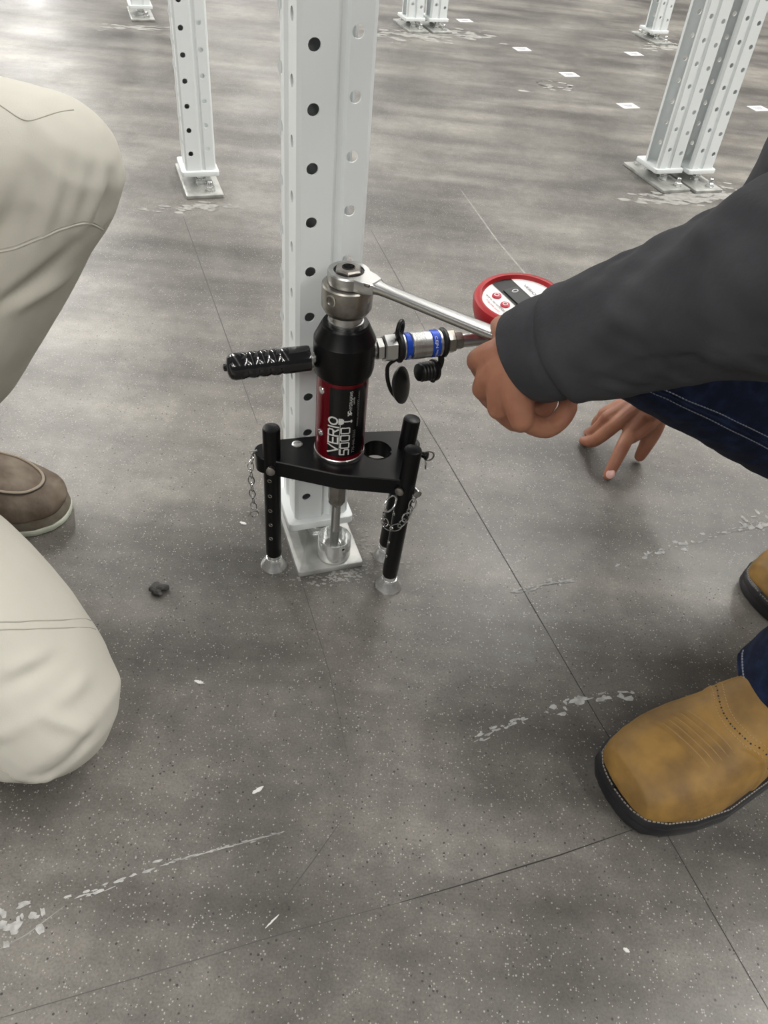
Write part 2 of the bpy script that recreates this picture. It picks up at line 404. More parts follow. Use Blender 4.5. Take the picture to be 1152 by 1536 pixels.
# ------------------------------------------------------------ rack posts
PITCH = 0.0508; PTOP = 2.36; PBOT = 0.042
def post_profile(backhole=0.020):
    # counter-clockwise polyline of the open column, local x = width, y = depth (front is -y)
    xl, xr, yf, yb = -0.033, 0.037, -0.047, 0.024
    r = 0.004
    pts = [(xr, yb - 0.012, 0)]
    def add(x, y, h=None): pts.append((x, y, h))
    add(xr, yb - r); add(xr - r, yb)
    add(xl + r, yb, ('f', backhole, 0.085)); add(xl, yb - r)
    add(xl, 0.006, ('s', 0.0178, 0.097)); add(xl + 0.003, 0.001); add(xl + 0.003, -0.010); add(xl, -0.015)
    add(xl, yf + r, ('s', -0.026, 0.098))
    add(xl + r, yf)
    add(0.0015, yf, ('f', -0.0185, 0.080)); add(0.0055, yf + 0.0045); add(0.0100, yf + 0.0045); add(0.0130, yf + 0.0005)
    add(xr - r, yf + 0.0005, ('f', 0.0195, 0.090)); add(xr, yf + r); add(xr, yf + 0.010)
    return pts
def column_mesh(mirror=False):
    bm = BM(); P = post_profile(0.002 if mirror else 0.020)
    for (x0, y0, _), (x1, y1, h) in zip(P, P[1:]):
        a = V((x0, y0, 0)); b = V((x1, y1, 0)); d = (b - a).normalized(); L = (b - a).length
        if not h:
            vs = [bm.verts.new(a + V((0, 0, PBOT))), bm.verts.new(b + V((0, 0, PBOT))), bm.verts.new(b + V((0, 0, PTOP))), bm.verts.new(a + V((0, 0, PTOP)))]
            bm.faces.new(vs); continue
        kind, coord, ph = h
        hc = abs((coord - (x0 if kind == 'f' else y0)) )
        z0 = PBOT; zc = ph
        while zc - PITCH / 2 < PBOT - 1e-6 and zc < PBOT + 0.007: zc += PITCH
        rad = 0.0056; n = 16
        def q(s, z): return bm.verts.new(a + d * s + V((0, 0, z)))
        while True:
            zt = zc + PITCH / 2 if zc + PITCH * 1.5 < PTOP else PTOP
            A, B, Cc, D = q(0, z0), q(L, z0), q(L, zt), q(0, zt)
            ring = [q(hc + rad * math.cos(2 * PI * k / n - 0.75 * PI), zc + rad * math.sin(2 * PI * k / n - 0.75 * PI)) for k in range(n)]
            corners = [A, B, Cc, D]
            for c in range(4):
                seg = [ring[(c * n // 4 + k) % n] for k in range(n // 4 + 1)]
                c0, c1 = corners[c], corners[(c + 1) % 4]
                for k in range(n // 4):
                    if k == n // 8: bm.faces.new((c0, c1, seg[k]))
                    cc = c0 if k < n // 8 else c1
                    bm.faces.new((cc, seg[k + 1], seg[k]))
            if zt >= PTOP: break
            z0 = zt; zc += PITCH
    if not mirror: bm.faces.new([bm.verts.new(p) for p in ((0.0078, -0.0420, PBOT), (0.0078, 0.0235, PBOT), (0.0078, 0.0235, PTOP), (0.0078, -0.0420, PTOP))])  # added inner web: shuts light out so the left-hand holes look dark
    bmesh.ops.remove_doubles(bm, verts=bm.verts, dist=1e-5)
    if mirror:
        for v in bm.verts: v.co.x = 0.004 - v.co.x
    bmesh.ops.recalc_face_normals(bm, faces=bm.faces)
    me = bpy.data.meshes.new('column'); bm.to_mesh(me); bm.free(); return me
def stud(z0, z1, r, nuts):
    bm = BM(); lathe(bm, V((0, 0, 0)), V((0, 0, 1)), [(z0, r * .8), (z0 + .001, r), (z1 - .001, r), (z1, r * .8)], 12)
    me = bpy.data.meshes.new('stud'); bm.to_mesh(me); bm.free()
    out = []
    for zn, rn, hn in nuts:
        bm = BM(); hexa(bm, V((0, 0, zn)), V((0, 0, 1)), hn, rn, rot=0.3)
        lathe(bm, V((0, 0, zn - 0.002)), V((0, 0, 1)), [(0, rn * 1.2), (0.002, rn * 1.2)], 16)
        m2 = bpy.data.meshes.new('nut'); bm.to_mesh(m2); bm.free(); out.append(m2)
    return me, out
def rack_post():
    r = empty('rack_post', (0, 0, 0))
    c = link('column', column_mesh(), M['paint'], r, smooth=False)
    s = c.modifiers.new('thickness', 'SOLIDIFY'); s.thickness = 0.0022; s.offset = -1
    def plate(name, u0, u1, w0, w1, z0, z1, m, cr):
        bm = BM(); o = []
        for cx, cy, a0 in ((u1 - cr, w0 + cr, -90), (u1 - cr, w1 - cr, 0), (u0 + cr, w1 - cr, 90), (u0 + cr, w0 + cr, 180)):
            for k in range(5):
                t = math.radians(a0 + k * 22.5); o.append((cx + cr * math.cos(t), cy + cr * math.sin(t)))
        prism(bm, o, z0, z1, 0.0012); return build(name, bm, m, r, local=True, sharp=25)
    plate('base_plate', -0.043, 0.043, -0.056, 0.048, 0.031, 0.042, M['paint'], 0.006)
    plate('floor_plate', -0.043, 0.043, -0.108, 0.098, 0.0, 0.008, M['plate'], 0.003)
    for name, x, y, z1, nuts in (('levelling_bolt', 0.0, -0.036, 0.0315, ((0.010, 0.011, 0.008), (0.022, 0.010, 0.007))),
                                 ('levelling_bolt', 0.0, 0.034, 0.0315, ((0.010, 0.011, 0.008), (0.022, 0.010, 0.007))),
                                 ('anchor_bolt', 0.0153, -0.0838, 0.030, ((0.010, 0.0095, 0.009),)),
                                 ('anchor_bolt', -0.010, 0.078, 0.030, ((0.010, 0.0095, 0.009),))):
        sm, nm = stud(0.008, z1, 0.0055, nuts)
        b = link(name, sm, M['zinc'], r); b.location = (x, y, 0)
        for q in nm:
            nn = link('nut', q, M['zinc'], b, smooth=False)
    return r
def dup(root):
    r = root.copy(); COL.objects.link(r)
    for ch in root.children:
        c = ch.copy(); COL.objects.link(c); c.parent = r
        for g in ch.children:
            d = g.copy(); COL.objects.link(d); d.parent = c
    return r
post0 = rack_post()
POSTS = [((-0.1000, 0.7968), 'white perforated steel rack post standing right behind the pull tester'),
         ((-0.5306, 1.918), 'white perforated rack post on its own in the left background, above the bent knee'),
         ((-1.1324, 3.4584), 'farthest left white rack post, only its foot and floor plate seen at the top edge'),
         ((-0.1080, 3.743), 'left post of the distant pair at the top centre, beside the tall post'),
         ((-0.0140, 3.7765), 'right post of the distant pair at the top centre'),
         ((0.6410, 2.285), 'left post of the nearer pair at upper right, dark perforated side showing'),
         ((0.7330, 2.308), 'right post of the nearer pair at upper right, close to the grey sleeve'),
         ((0.9294, 4.0047), 'single distant white rack post beyond the pair at upper right')]
mirror_me = column_mesh(True); mirror_me.materials.append(M['paint'])
for i, (p, lab) in enumerate(POSTS):
    o = post0 if i == 0 else dup(post0)
    o.location = (p[0], p[1], 0); o.rotation_euler = (0, 0, YAW)
    tag(o, lab, 'rack post', 'white perforated rack posts')
    if i >= 3: next(c for c in o.children if c.name.startswith('column')).data = mirror_me      # these open to the left
    if i == 0:      # the anchor in front of this post is gripped by the tester's socket
        for c in list(o.children):
            if c.name.startswith('anchor_bolt') and c.location.y < 0: post_anchor = c

# ------------------------------------------------------------ pull tester
A = V((-0.0595, 0.7225, 0))
T = empty('anchor_pull_tester', A)
tag(T, 'black and dark red hydraulic pull tester on three legs before the tall rack post', 'pull tester')
Z = V((0, 0, 1))
AX = (E1 * 1.0).normalized()
def at(s, z, o=0.0): return A + AX * s + E2 * o + V((0, 0, z))
# bridge plate with rounded corners and a round opening
ZP0, ZP1 = 0.160, 0.181
def rounded(poly, rs, n=6):
    out = []; k = len(poly)
    for i in range(k):
        p = V(poly[i]).to_2d(); a = V(poly[i - 1]).to_2d(); b = V(poly[(i + 1) % k]).to_2d(); r = rs[i]
        da = (a - p).normalized(); db = (b - p).normalized(); ang = da.angle(db)
        if r <= 0 or ang > 3.0: out.append(p); continue
        t = min(r / math.tan(ang / 2), 0.45 * (a - p).length, 0.45 * (b - p).length); p0 = p + da * t; p1 = p + db * t
        for j in range(n + 1):
            u = j / n; out.append(p0 * (1 - u) ** 2 + p * 2 * u * (1 - u) + p1 * u * u)
    return out
poly = [(-0.150, 0.692), (-0.055, 0.6775), (0.030, 0.680), (0.034, 0.757), (0.008, 0.772), (-0.050, 0.758), (-0.130, 0.730), (-0.158, 0.714)]
outl = rounded(poly, [0.012, 0, 0.012, 0.014, 0, 0, 0.012, 0.016])
HC = V((-0.016, 0.729)); HR = 0.0165
def plate_with_hole():
    bm = BM(); n = len(outl); hn = 40
    for z, top in ((ZP1, True), (ZP0, False)):
        ov = [bm.verts.new((p.x, p.y, z)) for p in outl]; hv = [bm.verts.new((HC.x + HR * math.cos(2 * PI * k / hn), HC.y + HR * math.sin(2 * PI * k / hn), z)) for k in range(hn)]
        es = [bm.edges.new((ov[i], ov[(i + 1) % n])) for i in range(n)] + [bm.edges.new((hv[i], hv[(i + 1) % hn])) for i in range(hn)]
        bmesh.ops.triangle_fill(bm, use_beauty=True, edges=es)
        if top: O1, H1 = ov, hv
        else: O0, H0 = ov, hv
    for a, b, m_ in ((O0, O1, n), (H0, H1, hn)):
        for i in range(m_): bm.faces.new((a[i], a[(i + 1) % m_], b[(i + 1) % m_], b[i]))
    be = [e for e in bm.edges if e.verts[0] in O1 and e.verts[1] in O1 and len([f for f in e.link_faces if abs(f.normal.z) < .5]) >= 0]
    bm.normal_update()
    be = [e for e in bm.edges if len(e.link_faces) == 2 and abs(e.verts[0].co.z - ZP1) < 1e-6 and abs(e.verts[1].co.z - ZP1) < 1e-6 and e.link_faces[0].normal.angle(e.link_faces[1].normal, 0) > 0.8]
    bmesh.ops.bevel(bm, geom=be, offset=0.0011, segments=1, affect='EDGES')
    return bm
build('bridge_plate', plate_with_hole(), M['black'], T, smooth=True, sharp=25)
legs = [(V((-0.1335, 0.697, 0)), V((-0.1335, 0.697, 0)), 0), (V((0.0155, 0.683, 0)), V((0.0245, 0.686, 0)), 1), (V((0.0075, 0.737, 0)), V((0.0205, 0.742, 0)), 2)]
for foot, top, k in legs:
    top = top + V((0, 0, 0.222)); f0 = foot + V((0, 0, 0.021)); d = (top - f0); Ln = d.length; dn = d.normalized()
    bm = BM(); lathe(bm, f0, dn, [(0, .0086), (.004, .0098), (Ln - .0022, .0100), (Ln - .0006, .0094), (Ln, .0075)], 28)
    lg = build('leg', bm, M['black'], T)
    bm = BM(); lathe(bm, foot, Z, [(0, .0165), (.002, .0172), (.004, .0168), (.013, .0108), (.016, .0098), (.0162, .0088), (.019, .0088), (.0195, .0092), (.0225, .0092), (.023, .008)], 36)
    tag(build('foot', bm, M['zinc'], lg), 'polished conical steel foot')
    x, y = frame(dn)
    view = V((-0.15, -1, 0.1)).normalized() if k == 0 else V((-0.9, -0.45, 0)).normalized()
    for j in range(5):
        p = f0 + dn * (Ln * 0.70 - 0.0235 * j - 0.010)
        vv = (view - dn * view.dot(dn)).normalized()
        bm = BM(); torus(bm, p + vv * 0.0097, vv, 0.0021, 0.0005, 14, 6)
        ball(bm, p + vv * 0.0088, (0.0012,) * 3, 8)
        build('adjustment_hole_glint', bm, M['nut'], lg)  # glints at the leg holes, made as lighter steel rings and beads
def pin(p, d, L, m=M['nut']):
    bm = BM(); lathe(bm, V(p), V(d), [(0, .0035), (L - .004, .0038), (L - .003, .0052), (L - .001, .0052), (L, .003)], 18)
    return bm
tag(build('locking_pin', pin((-0.1325, 0.694, 0.1705), (0.02, -1, 0.1), 0.0150), M['nut'], T), 'steel ball-ended locking pin in the left leg')
tag(build('locking_pin', pin((0.020, 0.690, 0.168), (-0.35, -1, 0), 0.018), M['nut'], T), 'locking pin with a pull ring in the front leg')
tag(build('locking_pin', pin((0.026, 0.745, 0.1715), (1, -0.35, 0.05), 0.020), M['black'], T), 'black locking pin of the rear leg')
# cap screw on the plate
bm = BM(); p = V((-0.1085, 0.7235, ZP1)); lathe(bm, p, Z, [(0, .0062), (.0008, .0062), (.0012, .0056), (.0012, .0036), (.0004, .0034)], 24)
build('socket_screw', bm, M['chrome'], T)
# cylinder
bm = BM(); lathe(bm, A, Z, [(.180, .0284), (.1815, .0292), (.186, .0292), (.187, .0284)], 56)
tag(build('bottom_ring', bm, M['brushed'], T), 'thin bright steel ring at the cylinder bottom')
RB = 0.0282
bm = BM(); lathe(bm, A, Z, [(.1865, RB), (.294, RB)], 64)
body = build('cylinder', bm, M['red'], T); tag(body, 'dark red anodised cylinder with a black label')
bm = BM(); lathe(bm, A, Z, [(.2885, .0292), (.291, .0312), (.298, .0326), (.328, .0326), (.3295, .0324), (.3305, .0318), (.3455, .0249), (.3465, .0240), (.348, .0232), (.348, .0185)], 56)
tag(build('cylinder_head', bm, M['black'], T, sharp=16), 'glossy black cylinder head with sloping shoulder')
bm = BM(); lathe(bm, A, Z, [(.345, .0185), (.3505, .0185), (.351, .0172), (.356, .0172), (.3565, .0178), (.361, .0178)], 40)
tag(build('threaded_neck', bm, M['brushed'], T), 'bright steel neck')
bm = BM(); lathe(bm, A, Z, [(.3595, .0212), (.3615, .0228), (.3665, .0256), (.3885, .0256), (.3900, .0244), (.3900, .012)], 56)
ln = build('loading_nut', bm, M['nut'], T); tag(ln, 'worn steel loading nut with a round tommy-bar hole')
dh = (V((-0.55, -0.86, 0))).normalized()
bm = BM(); lathe(bm, A + V((0, 0, .380)) + dh * .0245, dh, [(0, .0060), (.0016, .0062), (.0018, .0048), (.0004, .0046), (.0002, .0008)], 28)
tag(build('bar_hole', bm, M['chrome'], ln), 'round hole with a bright rim')
# spindle below: hex coupling, rod, socket
bm = BM(); lathe(bm, A, Z, [(.094, .0062), (.101, .0105), (.103, .0108)], 6); hexa(bm, A + V((0, 0, .1020)), Z, .059, .0112, rot=.25, ch=.03)
build('hex_coupling', bm, M['nut'], T)
bm = BM(); lathe(bm, A, Z, [(.020, .0058), (.050, .0058), (.0515, .0064), (.054, .0064), (.0555, .0058), (.122, .0058)], 24)
build('pull_rod', bm, M['brushed'], T)
bm = BM(); lathe(bm, A, Z, [(.0085, .0205), (.0095, .0213), (.0385, .0213), (.0394, .0208), (.0394, .0196), (.028, .0180), (.020, .0170), (.019, .006)], 56)
sk = build('pulling_socket', bm, M['zinc'], T); tag(sk, 'polished steel cup gripping the anchor')
ds = V((0.62, -0.78, 0)).normalized()
bm = BM(); lathe(bm, A + V((0, 0, .0335)) + ds * .0203, ds, [(0, .0016), (.0013, .0018)], 12); build('set_screw_hole', bm, M['hole'], sk)
# handle
hp = at(-0.030, 0.3085); hd = (V((-0.173, 0.684, 0.303)) - hp).normalized()
bm = BM(); lathe(bm, hp, hd, [(-.004, .0060), (.004, .0060), (.0045, .0105), (.007, .0105)], 28); hb = build('handle_boss', bm, M['brushed'], T)
bm = BM(); pr_ = [(.0065, .0128), (.009, .0134), (.028, .0136)]
for k in range(4):
    s = .034 + k * .0115; pr_ += [(s, .0136), (s + .0028, .0127), (s + .0058, .0138), (s + .0085, .0140)]
pr_ += [(.085, .0140), (.089, .0128), (.0915, .0100), (.0930, .0055), (.0930, .004), (.0955, .0038), (.0965, .0015)]
lathe(bm, hp, hd, pr_, 40); build('handle_grip', bm, M['vinyl'], T)

# ---- printing on the cylinder: (angle from the viewer, height) -> surface
VD = V((0.085, -0.996, 0)).normalized(); VS = V((-VD.y, VD.x, 0))     # VS points to the viewer's right
def cyl(phi, z, lift=0.0):
    return A + (VD * math.cos(phi) + VS * math.sin(phi)) * (RB + lift) + V((0, 0, z))
def patch(bm, p0, p1, z0, z1, lift, n=24, corner=None):
    g = [[bm.verts.new(cyl(p0 + (p1 - p0) * i / n, z, lift)) for i in range(n + 1)] for z in (z0, z1)]
    for i in range(n): bm.faces.new((g[0][i], g[0][i + 1], g[1][i + 1], g[1][i]))
bm = BM(); patch(bm, math.radians(-27), math.radians(64), 0.1930, 0.2835, 0.0003)
lb = build('label', bm, M['label'], body); tag(lb, 'black printed label')
def strokes(bm, lines, z0, phi0, sz, w_, lift=0.0006, sq=1.0):
    """lines in letter units (x along the reading direction = up, y = letter height = towards viewer's left)"""
    for L in lines:
        for (x0, y0), (x1, y1) in zip(L, L[1:]):
            a = V((x0, y0)); b = V((x1, y1)); d = (b - a).normalized(); s = V((-d.y, d.x)) * w_ / 2; a = a - d * w_ / 2; b = b + d * w_ / 2
            n = max(1, int((b - a).length / 0.35)); prev = None
            for k in range(n + 1):
                c = a.lerp(b, k / n); pr2 = []
                for q in (c + s, c - s): pr2.append(bm.verts.new(cyl(phi0 - q.y * sz * sq / RB, z0 + q.x * sz, lift)))
                if prev: bm.faces.new((prev[0], prev[1], pr2[1], pr2[0]))
                prev = pr2
LET = {'V': (1.05, [[(0, 1), (.52, 0), (1.02, 1)]]), 'E': (.80, [[(.72, 1), (0, 1), (0, 0), (.72, 0)], [(0, .5), (.66, .5)]]),
       'R': (.86, [[(0, 0), (0, 1), (.62, 1), (.74, .88), (.74, .60), (.62, .48), (0, .48)], [(.40, .48), (.78, 0)]]), 'I': (.24, [[(.06, 0), (.06, 1)]]),
       'O': (.9, [[(.5 + .42 * math.cos(t * PI / 10), .56 + .44 * math.sin(t * PI / 10)) for t in range(21)]]),
       '5': (.86, [[(.74, 1), (0, 1), (0, .55), (.62, .55), (.74, .45), (.74, .1), (.64, 0), (0, 0)]]),
       '0': (.94, [[(.1, 0), (.68, 0), (.78, .1), (.78, .9), (.68, 1), (.1, 1), (0, .9), (0, .1), (.1, 0)]])}
def write(bm, word, z0, phi0, sz, w_, pitch=1.14, sq=1.0):
    x = 0
    for ch in word:
        adv, L = LET[ch]
        strokes(bm, [[(px + x, py) for px, py in l] for l in L], z0, phi0, sz, w_, sq=sq); x += adv * pitch
    return x
bm = BM()
x_end = write(bm, 'VERIO', 0.1985, math.radians(-4.5), 0.0108, 0.17, 1.20)
# the gauge neck drawn on the O
zo = 0.1985 + (x_end - .58) * 0.0108
strokes(bm, [[(-.30, -.06), (.30, -.06), (.30, -.32), (-.30, -.32), (-.30, -.06)], [(-.14, -.19), (.14, -.19)], [(-.2, -.45), (.2, -.45)], [(0, -.5), (0, -1.32)], [(-.10, -1.28), (.10, -1.28)]], zo, math.radians(-4.5), 0.0108, 0.14)
write(bm, '5000', 0.1965, math.radians(21), 0.0094, 0.15, 1.15)
strokes(bm, [[(0, 0), (3.95, 0)]], 0.1970, math.radians(-0.6), 0.0108, 0.05)
tag(build('lettering', bm, M['silver'], body, smooth=False), 'silver lettering reading upwards')
def text_on_cyl(word, size, z0, phi0, m, name, length=None):
    cu = bpy.data.curves.new('t', 'FONT'); cu.body = word; cu.size = size; cu.resolution_u = 3
    t = bpy.data.objects.new('t', cu); COL.objects.link(t)
    dg = bpy.context.evaluated_depsgraph_get(); me = bpy.data.meshes.new_from_object(t.evaluated_get(dg)); bpy.data.objects.remove(t)
    mx = max(v.co.x for v in me.vertices); f = length / mx if length else 1
    for v in me.vertices:
        x, y = v.co.x * f, v.co.y; v.co = cyl(phi0 - y / RB, z0 + x, 0.0007) - origin(body)
    return link(name, me, m, body, smooth=False)
text_on_cyl('HYDRAJAWS', 0.0048, 0.2565, math.radians(23.5), M['silver'], 'lettering', 0.0245)
text_on_cyl('LIMITED', 0.0022, 0.2640, math.radians(29), M['silver'], 'lettering', 0.009)
text_on_cyl('www.verio5000.com', 0.0044, 0.2330, math.radians(41), M['faint'], 'lettering', 0.0465)
text_on_cyl('770-446-5555', 0.0046, 0.1975, math.radians(35), M['faint'], 'lettering', 0.032)
bm = BM(); strokes(bm, [[(0, .9), (.5, .2), (1.0, .5)], [(.1, .2), (.5, .9), (1.0, .9)], [(.5, .2), (.5, .9)]], 0.2500, math.radians(25), 0.0052, 0.22)
build('emblem', bm, M['silver'], body, smooth=False)
for phi, z in ((-50, .2745), (-50, .2185)):
    ph = math.radians(phi); nd = VD * math.cos(ph) + VS * math.sin(ph)
    bm = BM(); lathe(bm, A + nd * (RB - .0005) + V((0, 0, z)), nd, [(0, .0042), (.0012, .0042), (.0018, .0036), (.0018, .0018), (.0010, .0016)], 20)
    tag(build('button_screw', bm, M['zinc'], body), 'small bright screw')
# ---- hydraulic coupling along the right-hand side
ZC = 0.3110
def seg(name, s0, s1, r, m, hexn=False, bev=.0007, parent=T, lab=None, n=36):
    bm = BM()
    if hexn: hexa(bm, at(s0, ZC), AX, s1 - s0, r, rot=.35, ch=.1)
    else: lathe(bm, at(s0, ZC), AX, [(0, r - bev), (bev, r), (s1 - s0 - bev, r), (s1 - s0, r - bev)], n)
    o = build(name, bm, m, parent)
    if lab: tag(o, lab)
    return o
CP = seg('quick_coupling', .0735, .0955, .0145, M['brushed'], lab='knurled steel quick coupling with blue bands')
seg('adaptor_nut', .030, .0345, .0085, M['chrome'], parent=CP)
seg('adaptor_nut', .0345, .0420, .0120, M['brushed'], True, parent=CP)
seg('hex_body', .0425, .0570, .0150, M['brushed'], True, parent=CP)
seg('collar', .0630, .0660, .0142, M['brushed'], parent=CP)
seg('blue_band', .0660, .0722, .0146, M['blue'], parent=CP, lab='metallic blue band')
seg('collar', .0722, .0738, .0124, M['brushed'], parent=CP)
bm = BM()
for k in range(9):
    s = .0765 + k * .0013
    lathe(bm, at(s, ZC), AX, [(0, .0140), (.0004, .0149), (.0009, .0149), (.0013, .0140)], 48, True)
tag(build('knurling', bm, M['brushed'], CP, smooth=False), 'band of fine knurled ridges')
seg('blue_band', .0955, .1045, .0148, M['blue'], parent=CP, lab='metallic blue band with white lettering')
seg('collar', .1045, .1080, .0142, M['chrome'], parent=CP)
seg('rubber_ring', .1082, .1140, .0162, M['rubber'], parent=CP, lab='black rubber ring', bev=.0018)
seg('hex_body', .1145, .1240, .0128, M['nut'], True, parent=CP)
seg('adaptor_nut', .1240, .1330, .0100, M['nut'], True, parent=CP)
seg('stem', .1325, .176, .0078, M['brushed'], parent=CP)
seg('rubber_ring', .0572, .0630, .0168, M['rubber'], parent=CP, lab='black rubber ring', bev=.0018)
# printing on the second band
def band_text(word, size, s, ang0, length):
    cu = bpy.data.curves.new('t', 'FONT'); cu.body = word; cu.size = size
    t = bpy.data.objects.new('t', cu); COL.objects.link(t); dg = bpy.context.evaluated_depsgraph_get()
    me = bpy.data.meshes.new_from_object(t.evaluated_get(dg)); bpy.data.objects.remove(t)
    mx = max(v.co.x for v in me.vertices); f = length / mx
    for v in me.vertices:
        a = ang0 - v.co.x * f / .0151
        v.co = at(s + v.co.y, ZC) + (-E2 * math.cos(a) + Z * math.sin(a)) * .01505 - origin(CP)
    tag(link('lettering', me, M['silver'], CP, smooth=False), 'white lettering')
band_text('CEJN', 0.0042, .0975, math.radians(62), .013)
band_text('MADE IN', 0.0030, .0985, math.radians(5), .011)
band_text('CEJN', 0.0034, .0678, math.radians(-10), .010)
# rubber loops and hanging dust caps
bm = BM(); torus(bm, at(.0600, ZC + .0215), (AX * .75 - E2 * .65), .0072, .0024, 26, 10, 1.25, Z); build('rubber_loop', bm, M['rubber'], CP)
capm = M['rubber']
def strap(pts, wx=.0022, wy=.0012):
    bm = BM(); limb(bm, pts, [(wx, wy)] * len(pts), 8, 5, up=V((0, 1, 0))); return bm
c1 = V((at(.0655, ZC - .0455))) - E2 * .006
dc = build('dust_cap', strap([at(.0600, ZC - .0150), at(.0505, ZC - .0225) , at(.0515, ZC - .040), at(.0570, ZC - .0560), at(.0635, ZC - .0655)]), capm, CP)
tag(dc, 'black rubber dust cap hanging on its strap')
axd = (E1 * .68 - E2 * .62 + Z * .30).normalized()
bm = BM(); lathe(bm, c1, axd, [(-.0060, .0020), (-.0052, .0110), (-.0030, .0165), (0, .0190), (.0020, .0190), (.0050, .0120), (.0070, .0040)], 34)
bmesh.ops.scale(bm, vec=(1, 1, 1.12), space=Matrix.Translation(-c1), verts=bm.verts)
tag(build('cap_disc', bm, capm, CP), 'black lens-shaped rubber cap')
c2 = at(.0985, ZC - .0350)
bm = strap([at(.1110, ZC - .0150), at(.1125, ZC - .0250), at(.1095, ZC - .0370), at(.1050, ZC - .0490)], .0035, .0016)
tag(build('dust_plug', bm, capm, CP), 'black rubber plug hanging on its strap')
pd = (-E1 * .96 + Z * .10 - E2 * .2).normalized(); prf = [(-.0100, .0090), (-.0098, .0118), (-.0062, .0122), (-.0060, .0100)]
for k in range(4): prf += [(-.0055 + k * .0042, .0098), (-.0045 + k * .0042, .0108), (-.0030 + k * .0042, .0108), (-.0020 + k * .0042, .0098)]
prf += [(.0130, .0096), (.0135, .0080)]
bm = BM(); lathe(bm, c2, pd, prf, 30); build('plug_body', bm, capm, CP)
# ---- gauge
GC = V((0.1200, 0.7860, 0.362)); GN = V((-0.05, -0.10, 1)).normalized()
bm = BM(); lathe(bm, GC - GN * .040, GN, [(0, .018), (.0, .036), (.004, .042), (.012, .0435), (.016, .0470), (.028, .0500), (.036, .0505), (.0395, .0490), (.041, .0460), (.041, .0425), (.0365, .0405)], 64)
G = build('gauge', bm, M['redrub'], T); tag(G, 'round digital pressure gauge in a red rubber boot')
bm = BM(); lathe(bm, GC - GN * .004, GN, [(0, .0415), (.0008, .0415)], 64)
tag(build('gauge_face', bm, M['white'], G), 'white gauge face')
gx = V((.52, -.85, 0)); gx = (gx - GN * gx.dot(GN)).normalized(); gy = GN.cross(gx)     # gx runs along the dark band
def gface(u, v, h=.0): return GC - GN * (.0030 - h) + gx * u + gy * v
bm = BM(); n = 20
for (v0, v1) in ((-.0110, .0130),):
    ptsA = []; 
    for k in range(n + 1):
        v = v0 + (v1 - v0) * k / n; L = math.sqrt(.0408 ** 2 - v * v); ptsA.append((L, v))
    vs = [bm.verts.new(gface(-l, v, .0003)) for l, v in ptsA]; vr = [bm.verts.new(gface(l, v, .0003)) for l, v in ptsA]
    for k in range(n): bm.faces.new((vs[k], vs[k + 1], vr[k + 1], vr[k]))
tag(build('display_band', bm, M['rubber'], G, smooth=False), 'dark band across the gauge face')
bm = BM(); box(bm, gface(-.002, .001, .0009), (.0200, .0085, .0006), gx, gy); tag(build('display', bm, M['lcd'], G, smooth=False), 'grey display window')
bm = BM(); torus(bm, gface(-.015, .003, .0016), GN, .0023, .0005, 12, 6, 1.5, gy); build('digit', bm, M['white'], G, smooth=False)
for u, v in ((-.017, -.0190), (.001, -.0200)):
    bm = BM(); lathe(bm, gface(u, v), GN, [(0, .0052), (.0012, .0050), (.0015, .0042)], 24); b_ = build('button', bm, M['redprint'], G); tag(b_, 'round red button')
    bm = BM(); torus(bm, gface(u, v, .0017), GN, .0024, .0005, 14, 6); tag(build('button_symbol', bm, M['white'], G), 'white power symbol')
def gauge_text(word, size, u, v, length, m):
    cu = bpy.data.curves.new('t', 'FONT'); cu.body = word; cu.size = size
    t = bpy.data.objects.new('t', cu); COL.objects.link(t); dg = bpy.context.evaluated_depsgraph_get()
    me = bpy.data.meshes.new_from_object(t.evaluated_get(dg)); bpy.data.objects.remove(t)
    f = length / max(p.co.x for p in me.vertices)
    for p in me.vertices: p.co = gface(u + p.co.x * f, v + p.co.y, .0006) - origin(G)
    link('lettering', me, m, G, smooth=False)
gauge_text('www.verio5000.com', .0042, -.024, -.0290, .046, M['rubber'])
gauge_text('770-446-5555', .0035, -.016, -.0340, .026, M['redprint'])
gauge_text('VERIO 5000', .0050, -.022, .0180, .040, M['rubber'])
bm = BM(); lathe(bm, at(.176, ZC), (GC - GN * .038 - at(.176, ZC)), [(0, .0095), ((GC - GN * .038 - at(.176, ZC)).length, .0100)], 24); build('gauge_stem', bm, M['brushed'], G)
bm = BM(); ball(bm, at(.176, ZC), .0110, 18); build('stem_elbow', bm, M['brushed'], G)
# ---- chains and pull ring
def chain(path, step, name_lab, R=.0036, first=None):
    P = [V(p) for p in path]; L = [0]
    for a, b in zip(P, P[1:]): L.append(L[-1] + (b - a).length)
    def pos(s):
        for i in range(len(P) - 1):
            if s <= L[i + 1]: return P[i].lerp(P[i + 1], (s - L[i]) / (L[i + 1] - L[i]))
        return P[-1]
    n = int(L[-1] / step); root = None
    for k in range(n):
        c = pos((k + .5) * step); d = (pos(min(L[-1], (k + 1) * step)) - pos(k * step)).normalized()
        x, y = frame(d, V((.3, .1, 1)) if abs(d.z) < .8 else V((1, 0.2, 0)))
        axv = (x if k % 2 else y); axv = (axv + (y if k % 2 else x) * .35).normalized()
        bm = BM(); torus(bm, c, axv, R, .00085, 18, 6, 1.75, d)
        if root is None: root = build('chain', bm, M['chain'], T); tag(root, name_lab)
        else: build('chain_link', bm, M['chain'], root)
chain([(-0.1560, 0.700, 0.178), (-0.1580, 0.694, 0.165), (-0.1570, 0.692, 0.130), (-0.1555, 0.692, 0.098)], .0098, 'short steel chain hanging from the left end of the plate')
